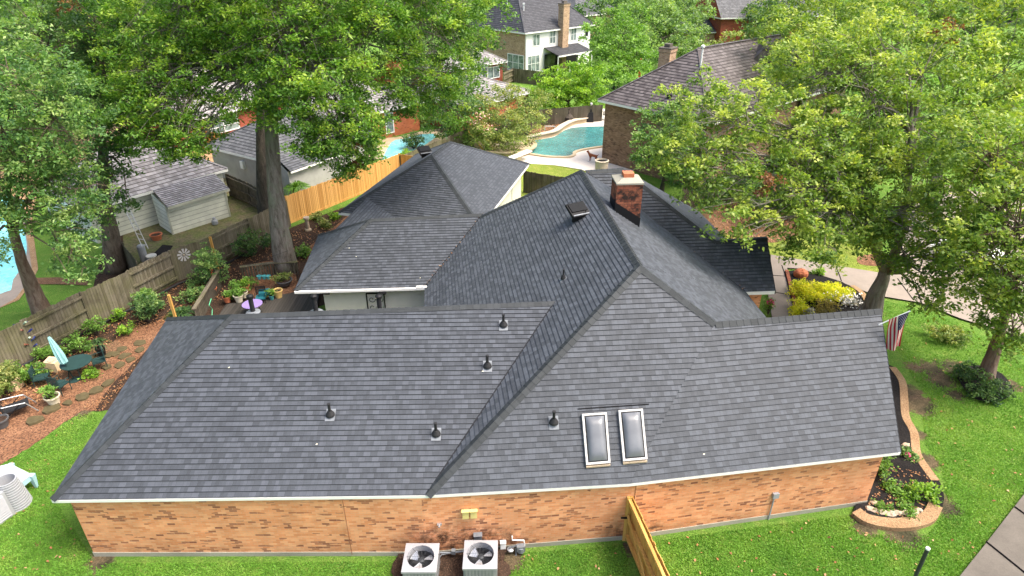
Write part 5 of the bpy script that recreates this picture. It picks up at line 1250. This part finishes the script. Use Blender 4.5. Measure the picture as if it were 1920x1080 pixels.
def chair(g,rz,mat,seat,label,name='patio_chair',group='dark green patio chairs',arm=True):
    r=E(name,g,label,'chair',group); ca,sa=math.cos(rz),math.sin(rz); T=lambda x,y,z:g+V((x*ca-y*sa,x*sa+y*ca,z))
    for x,y in ((-.24,-.24),(.24,-.24),(-.24,.24),(.24,.24)): MB().tube([T(x,y,0),T(x,y,.42 if y<0 else .9)],.018,6).build('leg',mat,r)
    MB().hexa([T(-.26,-.26,.4),T(.26,-.26,.4),T(.26,.26,.4),T(-.26,.26,.4)],[T(-.26,-.26,.45),T(.26,-.26,.45),T(.26,.26,.45),T(-.26,.26,.45)]).build('seat',seat,r)
    mb=MB()
    for k in range(6): z=.52+k*.075; mb.hexa([T(-.25,.24,z),T(.25,.24,z),T(.25,.27,z),T(-.25,.27,z)],[T(-.25,.24,z+.04),T(.25,.24,z+.04),T(.25,.27,z+.04),T(-.25,.27,z+.04)])
    mb.build('backrest',mat,r)
    for s in (-1,1): MB().tube([T(s*.27,-.25,.42),T(s*.27,-.25,.64),T(s*.27,.24,.66)],.018,6).build('armrest',mat,r)
    return r
chair(G(83,722),1.9,'dark_green_metal','dark_green_metal','dark green patio chair nearest the left bed, tipped toward the table')
chair(G(118,735),2.9,'dark_green_metal','dark_green_metal','dark green patio chair in front of the mesh table')
chair(G(190,690),-.9,'dark_green_metal','dark_green_metal','dark green patio chair right of the mesh table by the potted grass')
# recliner
g=G(30,778); rz=2.25; ca,sa=math.cos(rz),math.sin(rz); T=lambda x,y,z:g+V((x*ca-y*sa,x*sa+y*ca,z)); r=E('reclining_chair',g,'black reclining garden chair with pale metal arms at the left edge','chair')
MB().hexa([T(-.3,-.55,.4),T(.3,-.55,.4),T(.3,.3,.36),T(-.3,.3,.36)],[T(-.3,-.55,.44),T(.3,-.55,.44),T(.3,.3,.4),T(-.3,.3,.4)]).build('seat','black_rubber',r)
mb=MB()
for k in range(7): z=.42+k*.1; y=.3+k*.05; mb.hexa([T(-.28,y,z),T(.28,y,z),T(.28,y+.03,z),T(-.28,y+.03,z)],[T(-.28,y+.03,z+.075),T(.28,y+.03,z+.075),T(.28,y+.06,z+.075),T(-.28,y+.06,z+.075)])
mb.build('backrest','black_rubber',r)
for s in (-1,1):
    MB().tube([T(s*.34,-.75,.05),T(s*.34,-.45,.6),T(s*.34,.3,.7),T(s*.34,.62,1.15)],.025,8).build('armrest','steel',r)
    MB().tube([T(s*.3,.5,0),T(s*.3,-.3,.6)],.02,6).build('leg','black_metal',r)
MB().box(T(0,.6,1.1),(.5,.12,.14),rz).build('headrest','black_rubber',r)
def pot(px,py,R,h,mat,label,plant=None,ph=.5,name='flower_pot',dz=0,group=None):
    g=G(px,py)+V((0,0,dz)); r=E(name,g,label,'flower pot',group)
    MB().lathe(g,[(R*.68,0),(R*.95,h*.85),(R*1.08,h*.86),(R*1.08,h),(R*.95,h),(R*.88,h*.82),(.01,h*.8)],18).build('pot',mat,r)
    MB().lathe(g+V((0,0,h*.82)),[(R*.86,0),(R*.86,.01)],14).build('earth','mulch',r)
    if plant: bush(label.replace('pot ','pot, ').split(' pot')[0]+' pot: its plant' if False else 'foliage growing out of the '+label,g+V((0,0,h*.85)),R*1.5,plant,h=ph,L=.11,W=.06,sprig=.17,dens=2.2,per=24,name='potted_plant',cat='plant')
    return r
pot(103,757,.28,.42,'cream_pot','cream pot on the orange path','leaf_mid',.6)
pot(5,800,.3,.4,'grey_pot','dark grey pot at the left edge')
pot(193,668,.2,.5,'black_metal','slim black urn by the path')
pot(295,450,.36,.42,'terracotta','terracotta pot beyond the weathered fence')
for x,y,l in ((104,692,'pale limestone block behind the mesh table'),(27,727,'pale limestone block by the left edge shrub')):
    g=G(x,y); r=E('limestone_block',g,l,'stone block'); mb=MB(); mb.hexa([g+V((-.32,-.22,0)),g+V((.3,-.28,0)),g+V((.33,.22,0)),g+V((-.28,.26,0))],[g+V((-.27,-.2,.5)),g+V((.26,-.24,.46)),g+V((.3,.2,.5)),g+V((-.25,.22,.55))]); mb.build('block','limestone',r)
    MB().lathe(g+V((0,-.02,.505)),[(.17,0),(.15,.02),(.02,.025)],12).build('hollow','stone_pale',r)
# bottle tree
g=G(66,668); r=E('bottle_tree',g,'bottle tree with coloured glass bottles against the weathered fence','garden ornament'); MB().tube([g,g+V((0,0,1.75))],.02,6).build('stand','black_metal',r)
for k in range(14):
    a=k*2.4; z=.45+k*.095; q=g+V((0,0,z)); e=q+V((math.cos(a)*.3,math.sin(a)*.3,.22)); MB().tube([lerp(q,e,.25),lerp(q,e,.5),lerp(q,e,.55),e],[.018,.02,.045,.045],8).build('bottle',('blue_glass','green_glass','brown_glass','blue_glass')[k%4],r)
# stakes
for x,y0,y1,l in ((335,593,553,'yellow wooden stake next to the sago palm'),(411,490,444,'yellow wooden stake rising from the tall conifer like shrub')):
    g=G(x,y0+22); t_=GY(x-6,y1,g.y); MB().beam(g,V((g.x-.02,g.y,t_.z)),.11,.11).build('wooden_stake','wood_gold_raw',org=g,label=l,cat='stake')
a,b,c=G(335,610,1.2),G(405,500,1.3),G(540,470,1.6); MB().tube([a,lerp(a,b,.5)-V((0,0,.35)),b,lerp(b,c,.5)-V((0,0,.3)),c],.008,4).build('string_cord','cord',org=a,label='thin dark cord of lights strung between the yellow stakes and the trunk',cat='cord')
g=G(396,505,1.1); MB().blob(g,(.1,.06,.14)).blob(g-V((0,0,.3)),(.09,.05,.16)).build('hanging_ornament','red_paint',org=g,label='bright red ornament hanging at the tall conifer like shrub',cat='ornament')
# windmill blades on fence
fa,fb=G(333,527),G(397,503); dd=(fb-fa).normalized(); n=V((dd.y,-dd.x,0)); n=n if n.y<0 else -n
g=hit((n,fa+n*.1),345,478); r=E('windmill_ornament',g,'metal windmill wheel ornament fixed on the weathered fence','ornament')
for k in range(10):
    a=.3+k*2*math.pi/10; u=dd*math.cos(a)+V((0,0,math.sin(a))); v=dd*-math.sin(a)+V((0,0,math.cos(a)))
    MB().poly([g+u*.1-v*.02,g+u*.36-v*.065,g+u*.38+v*.065,g+u*.1+v*.02]).poly([g+u*.1-v*.02-n*.01,g+u*.1+v*.02-n*.01,g+u*.38+v*.065-n*.01,g+u*.36-v*.065-n*.01]).build('blade','siding_white',r)
MB().blob(g,.05).build('hub','stone_cap',r)
# ladder, jugs, tank
a,b=G(268,455,1.9),G(233,380,2.6); d=(b-a).normalized(); n=V((.85,-.35,0)).normalized()*.22; a=a-d*.6; r=E('ladder',a,'aluminium ladder leaning from the short fence onto the shed eave','ladder')
for s in (-1,1): MB().beam(a+n*s,b+n*s,.035,.08).build('rail','siding_white',r)
for k in range(9): q=lerp(a,b,(k+.5)/9); MB().tube([q-n,q+n],.022,6).build('rung','siding_white',r)
g=G(272,490); MB().lathe(g,[(.2,0),(.22,.1),(.22,1.),(.16,1.08),(.02,1.1)],16).build('metal_cylinder','plastic_white',org=g,label='white metal cylinder at the foot of the ladder',cat='tank')
g=G(287,492); MB().lathe(g+V((0,0,.1)),[(.3,0),(.3,.06),(.12,.07),(.12,.3),(.3,.31),(.3,.37)],18).build('plastic_spool','cream_paint',org=g,label='cream plastic reel on the ground beside the white cylinder',cat='reel')
g=G(404,422); r=E('propane_tank',g,'small white propane tank at the corner of the shed annex','tank'); MB().lathe(g,[(.14,0),(.14,.03),(.2,.1),(.2,.32),(.12,.42),(.03,.44)],18).build('body','plastic_white',r); MB().lathe(g+V((0,0,.42)),[(.11,0),(.11,.12),(.1,.12)],14).build('collar','plastic_white',r)
# stone pedestal, deck things
g=G(578,432); MB().lathe(g,[(.22,0),(.22,.1),(.13,.15),(.12,.75),(.2,.82),(.2,.95)],12).build('stone_pedestal','stone_pale',org=g,label='pale stone pedestal in the bed below the golden fence',cat='pedestal')
for pts,l,hh in (([(372,612),(394,574),(416,536)],'weathered low rail fence at the left side of the deck',1.0),([(455,524),(505,517),(562,514)],'low timber rail behind the three teal pots',.8)):
    P=[G(*p) for p in pts]; r=E('deck_railing',P[1],l,'railing')
    for a,b in zip(P,P[1:]):
        MB().beam(a+V((0,0,hh)),b+V((0,0,hh)),.2,.05).build('top_board','wood_weathered',r)
        mb=MB(); n_=int((b-a).length/.16)
        for k in range(n_): q=lerp(a,b,(k+.5)/n_); mb.box(q+V((0,0,hh/2)),(.09,.03,hh),math.atan2(b.y-a.y,b.x-a.x))
        mb.build('pickets','wood_weathered_dark',r)
r=roundtable(G(478,593),.5,.75,'purple_paint','purple patio table half hidden behind the long left ridge',base='black_metal')
chair(G(492,570),.2,'black_metal','teal_chair','black patio chair with teal cushions behind the purple table',group='patio chair')
g=G(497,563); MB().box(g+V((.1,-.1,.55)),(.55,.5,.16),.3).build('cushion','teal_chair',org=g,label='teal cushion on the black patio chair',cat='cushion')
for x,y,R,h,m,l,pl_ in ((428,571,.2,.35,'terracotta','tan pot at the deck corner','leaf_mid'),(450,570,.24,.4,'cream_pot','larger white pot on the deck','leaf_mid'),(460,562,.2,.34,'cream_pot','smaller white pot on the deck',None),(524,562,.24,.45,'yellow_pot','yellow pot at the deck edge',None),(511,566,.14,.25,'teal_pot','small teal pot on the deck','leaf_mid'),(462,550,.24,.35,'terracotta','brown pot behind the deck','leaf_bright'),(535,538,.42,.3,'grey_pot','wide black bowl planter','leaf_yellowgreen'),(402,552,.2,.25,'terracotta','orange dish on the railing',None)):
    pot(x,y,R,h,m,l,pl_,.45,dz=.16)
for x,l in ((487,'leftmost of the three teal pots on the rail'),(496,'middle one of the three teal pots on the rail'),(504,'rightmost of the three teal pots on the rail')): 
    g=G(x,523,.62); MB().lathe(g,[(.09,0),(.13,.2),(.14,.2),(.12,.16)],14).build('small_pot','teal_pot',org=g,label=l,cat='flower pot',group='three teal pots')
MB().tube([G(396,560,1.05),G(392,572,.9),G(398,580,.5),G(397,600,.1)],.02,6).build('garden_hose','hose_green',org=G(396,580),label='green hose hanging over the weathered deck rail',cat='hose')
# scroll trellis on the courtyard wall
q=GY(704,566,w0.y-.06); r=E('scroll_trellis',q,'black scrollwork trellis panel on the white courtyard wall','wall ornament')
x0,x1=GY(687,566,w0.y).x,GY(720,566,w0.y).x; z1=GY(704,553,w0.y).z; z0=z1-1.1; Yw=lerp(w0,w1,(q.x-w0.x)/(w1.x-w0.x)).y-.06
for a,b in (((x0,z0),(x1,z0)),((x0,z1),(x1,z1)),((x0,z0),(x0,z1)),((x1,z0),(x1,z1))): MB().beam((a[0],Yw,a[1]),(b[0],Yw,b[1]),.05,.05).build('frame_bar','black_metal',r)
for s in (-1,1):
    for c_ in (.3,.7):
        cx=(x0+x1)/2+s*(x1-x0)*.22; cz=z1-(z1-z0)*c_; MB().tube([V((cx+math.cos(a*s)*(.05+.02*a),Yw,cz+math.sin(a)*(.05+.02*a))) for a in [k*.5 for k in range(14)]],.014,5).build('scroll','black_metal',r)
# ================= pool yard =================
a,b=G(958,297,.6),G(993,283,.75); d=(b-a).normalized(); n=V((-d.y,d.x,0)).normalized()*.33
r=E('diving_board',a,'white diving board over the left end of the teal pool','diving board'); MB().hexa([a-n,b-n,b+n,a+n],[p+V((0,0,.07)) for p in (a-n,b-n,b+n,a+n)]).build('board','trim_white',r); MB().box(lerp(a,b,.25)-V((0,0,.3)),(.8,.6,.6),.5).build('stand','pool_stone',r)
# dog: one skinned body
g=G(1112,306); ds=1.
joints=[(-.02,0,.52),(.25,0,.54),(.42,0,.56),(.52,0,.70),(.60,0,.78),(.74,0,.74),(-.28,0,.53),(-.42,0,.62),(-.50,0,.74)]
edges=[(0,1),(1,2),(2,3),(3,4),(4,5),(0,6),(6,7),(7,8)]; rad=[.12,.14,.12,.075,.085,.045,.11,.03,.018]
for sx in (-1,1):
    k=len(joints); joints+=[(.30,sx*.08,.40),(.30,sx*.08,.22),(.31,sx*.08,.03),(.36,sx*.08,.02)]; edges+=[(1,k),(k,k+1),(k+1,k+2),(k+2,k+3)]; rad+=[.06,.035,.028,.026]
    k=len(joints); joints+=[(-.27,sx*.08,.38),(-.36,sx*.08,.22),(-.31,sx*.08,.03),(-.26,sx*.08,.02)]; edges+=[(6,k),(k,k+1),(k+1,k+2),(k+2,k+3)]; rad+=[.07,.035,.028,.026]
    k=len(joints); joints+=[(.57,sx*.055,.87)]; edges+=[(4,k)]; rad+=[.02]
me=bpy.data.meshes.new('dog'); an=math.radians(140); ca,sa=math.cos(an),math.sin(an)
me.from_pydata([((x*ca-y*sa)*ds,(x*sa+y*ca)*ds,z*ds) for x,y,z in joints],edges,[]); dg=bpy.data.objects.new('dog',me); C.objects.link(dg); dg.location=g+V((0,0,.15)); me.materials.append(MATS['dog_fur'])
m=dg.modifiers.new('Skin','SKIN');
for i,v in enumerate(me.skin_vertices[0].data): v.radius=(rad[i]*ds,rad[i]*ds); v.use_root=(i==0)
dg.modifiers.new('Sub','SUBSURF').levels=1; dg.modifiers['Sub'].render_levels=2
tag(dg,'brown dog standing on the pale pool deck, facing left','dog')
g=G(1127,326); r=E('stone_planter',g,'round tan planter at the corner of the brown brick wall','planter'); MB().lathe(g,[(.5,0),(.55,1.1),(.6,1.15),(.5,1.2),(.45,1.0)],20).build('planter_body','stone_cap',r); MB().lathe(g+V((0,0,1.05)),[(.45,0),(.45,.02)],16).build('earth','mulch_black',r)
g=G(1150,352,1.2); MB().lathe(g,[(1.2,.0),(1.1,.25),(.6,.45),(.1,.5)],24).build('hot_tub_cover','galv',org=g,label='silver domed cover peeking above the ridge by the brown brick wall',cat='cover')
g=G(1099,229); r=E('grill',g,'black covered grill at the far end of the pool deck','grill'); mb=MB(); mb.hexa([g+V((-.75,-.45,0)),g+V((.75,-.45,0)),g+V((.75,.45,0)),g+V((-.75,.45,0))],[g+V((-.65,-.35,1.1)),g+V((.65,-.35,1.1)),g+V((.65,.35,1.1)),g+V((-.65,.35,1.1))]); mb.box(g+V((0,0,1.25)),(1.,.6,.35)); mb.build('cover','black_rubber',r)
g=G(1107,226); MB().tube([g,g+V((0,0,1.7))],.06,8).blob(g+V((0,0,1.75)),.16).build('patio_heater','siding_white',org=g,label='slim white topped post right of the black grill',cat='post')
g=G(1066,233); r=E('chiminea',g,'dark clay chiminea on the mulch bed behind the teal pool','chiminea'); MB().lathe(g+V((0,0,.15)),[(.25,0),(.5,.25),(.5,.6),(.22,.95),(.18,1.5),(.24,1.55)],16).build('pot_body','bark_dark',r)
g=G(1031,248); 
r=E('frame_stand',g,'small white frame stand on the mulch bed','frame')
for a,b in (((-.5,0,.6),(.5,0,.6)),((-.5,0,.15),(-.5,0,.6)),((.5,0,.15),(.5,0,.6))): MB().beam(g+V(a),g+V(b),.07,.07).build('bar','white_paint',r)
bush('red leaved plant beside the dark chiminea',G(1052,232),.9,'dead_leaf',cat='plant',name='red_leaved_plant',h=.7)
a,b=G(878,246,1.9),G(915,292,.2); MB().beam(a,b,.09,.09).build('leaning_pole','wood_gold_raw',org=b,label='yellow wooden pole leaning on the dark fence behind the garage',cat='pole')
g=G(856,282,1.); r=E('white_garden_table',G(856,282),'white table top just visible behind the garage roof peak','table'); MB().box(g,(1.6,.9,.08)).build('tabletop','trim_white',r)
for s,t in ((-1,-1),(1,-1),(1,1),(-1,1)): MB().beam(g+V((s*.7,t*.35,-1)),g+V((s*.7,t*.35,0)),.07,.07).build('leg','trim_white',r)
mp=G(960,288); r=E('round_planter',G(948,282),'low round stone planter under the pink flowering crape myrtle','planter'); MB().lathe(G(948,282),[(2.6,0),(2.7,.5),(2.9,.52),(2.9,.62),(2.5,.62),(2.5,.5)],28).build('planter_wall','pool_stone',r)
for px,py,l in ((1136,226,'left white and dark chair at the far pool deck'),(1146,232,'right white and dark chair at the far pool deck')): chair(G(px,py),.4,'black_metal','white_paint',l,group='far pool deck chairs')
g=G(1198,150); MB().box(g+V((0,0,1.4)),(.28,.28,2.8)).build('red_post','red_paint',org=g,label='red post glimpsed between the trees left of the brick chimney',cat='post')
# flower bed blooms
def blooms(px,py,n,s,mat,z,owner):
    g=G(px,py,z); P=np.array([tuple(g+V((random.gauss(0,s),random.gauss(0,s),random.gauss(0,.08)))) for _ in range(n)]); leafmesh('blooms',P,.1,.09,mat,BUSH[owner],kind='stuff')
blooms(1444,566,45,.12,'pink_flower',.9,'potted shrub with red blooms under the porch eave'); blooms(1592,560,260,.45,'white_flower',.55,'white flowering ground plant at the right of the lime flower bed')
g=G(1500,522); MB().blob(g+V((0,0,.3)),(.42,.35,.32),12,8,.06).build('red_boulder','terracotta',org=g,label='rounded reddish stone at the top of the lime green flower bed',cat='stone')
# parked car, mostly behind leaves
def car(g,rz,label):
    r=E('parked_car',g,label,'car'); ca,sa=math.cos(rz),math.sin(rz); T=lambda x,y,z:g+V((x*ca-y*sa,x*sa+y*ca,z))
    prof=[(-2.2,.35),(-2.25,.75),(-2.0,.98),(-1.35,1.02),(-.85,1.45),(.75,1.47),(1.4,1.0),(2.1,.88),(2.25,.6),(2.2,.32)]
    L=[T(x,-.88 if z<1.1 else -.68,z) for x,z in prof]; R=[T(x,.88 if z<1.1 else .68,z) for x,z in prof]; MB().hexa(L,R).build('body','trim_white',r)
    MB().hexa([T(-.78,-.74,1.08),T(1.15,-.80,1.06),T(.7,-.70,1.42),T(-.72,-.70,1.42)],[T(-.78,.74,1.08),T(1.15,.80,1.06),T(.7,.70,1.42),T(-.72,.70,1.42)]).build('side_windows','window_dark',r)
    for s in (-1,1):
        for x in (-1.35,1.4):
            w_=MB(); c=T(x,s*.85,.33); d=(T(x,s,0)-T(x,0,0)); w_.tube([c-d*.1*s*s,c+d*.1],.33,18); q=w_.build('wheel','black_rubber',r); p=MB().tube([c+d*.1,c+d*.12],.19,12).build('rim','steel',r); p.parent=q
        MB().box(T(-2.2,s*.62,.8),(.1,.3,.16),rz).build('tail_light','red_paint',r); MB().box(T(2.14,s*.6,.72),(.14,.32,.14),rz).build('headlight','siding_white',r)
car(G(1815,500),2.3,'white parked car on the driveway, mostly hidden behind oak leaves')

# leaf debris in the roof valleys
def debris(a,b,n,nn,sp=.12):
    P=[]
    for _ in range(n):
        q=lerp(a,b,random.random()**1.3); P.append(tuple(q+V((random.gauss(0,sp),random.gauss(0,sp),0))*.7+nn*.06))
    P=np.array(P); dd=RNG.normal(size=P.shape); dd[:,2]*=.3
    leafmesh('leaf_debris',P,.07,.045,'litter',None,dirs=dd,org=tuple(P.mean(0)),up=2.,kind='stuff')
debris(e1+V((.0,0,.05)),VE,40,V((0,0,1)),.07); debris(I0+V((0,0,.05)),iL,18,V((0,0,1)),.06)
# ================= camera, light =================
cd=bpy.data.cameras.new('camera'); cam=bpy.data.objects.new('camera',cd); C.objects.link(cam)
cam.location=(0,0,H); cam.rotation_euler=(math.radians(90-28.5),0,0); cd.sensor_width=36; cd.lens=FL/1920*36; cd.clip_end=3000; cd.clip_start=.1
bpy.context.scene.camera=cam
w=bpy.data.worlds.new('World'); bpy.context.scene.world=w; w.use_nodes=True
sk=w.node_tree.nodes.new('ShaderNodeTexSky'); sk.sky_type='NISHITA'; sk.sun_disc=False
SE,SR=math.radians(60),math.radians(102)
sk.sun_elevation=SE; sk.sun_rotation=SR; sk.air_density=1.; sk.dust_density=6.; sk.ozone_density=.6
bg=w.node_tree.nodes['Background']; bg.inputs[1].default_value=.15
w.node_tree.links.new(sk.outputs[0],bg.inputs[0])
sd=bpy.data.lights.new('sun','SUN'); sd.energy=1.5; sd.angle=math.radians(22); sd.color=(1,.965,.91)
so=bpy.data.objects.new('sun',sd); C.objects.link(so)
# sun direction: azimuth measured like the sky texture (0 = +Y, clockwise)
dv=V((math.sin(SR)*math.cos(SE),math.cos(SR)*math.cos(SE),math.sin(SE)))
so.rotation_euler=dv.to_track_quat('Z','Y').to_euler()
s=bpy.context.scene; s.view_settings.view_transform='Standard'; s.view_settings.look='None'; s.view_settings.exposure=1.35; s.view_settings.gamma=1
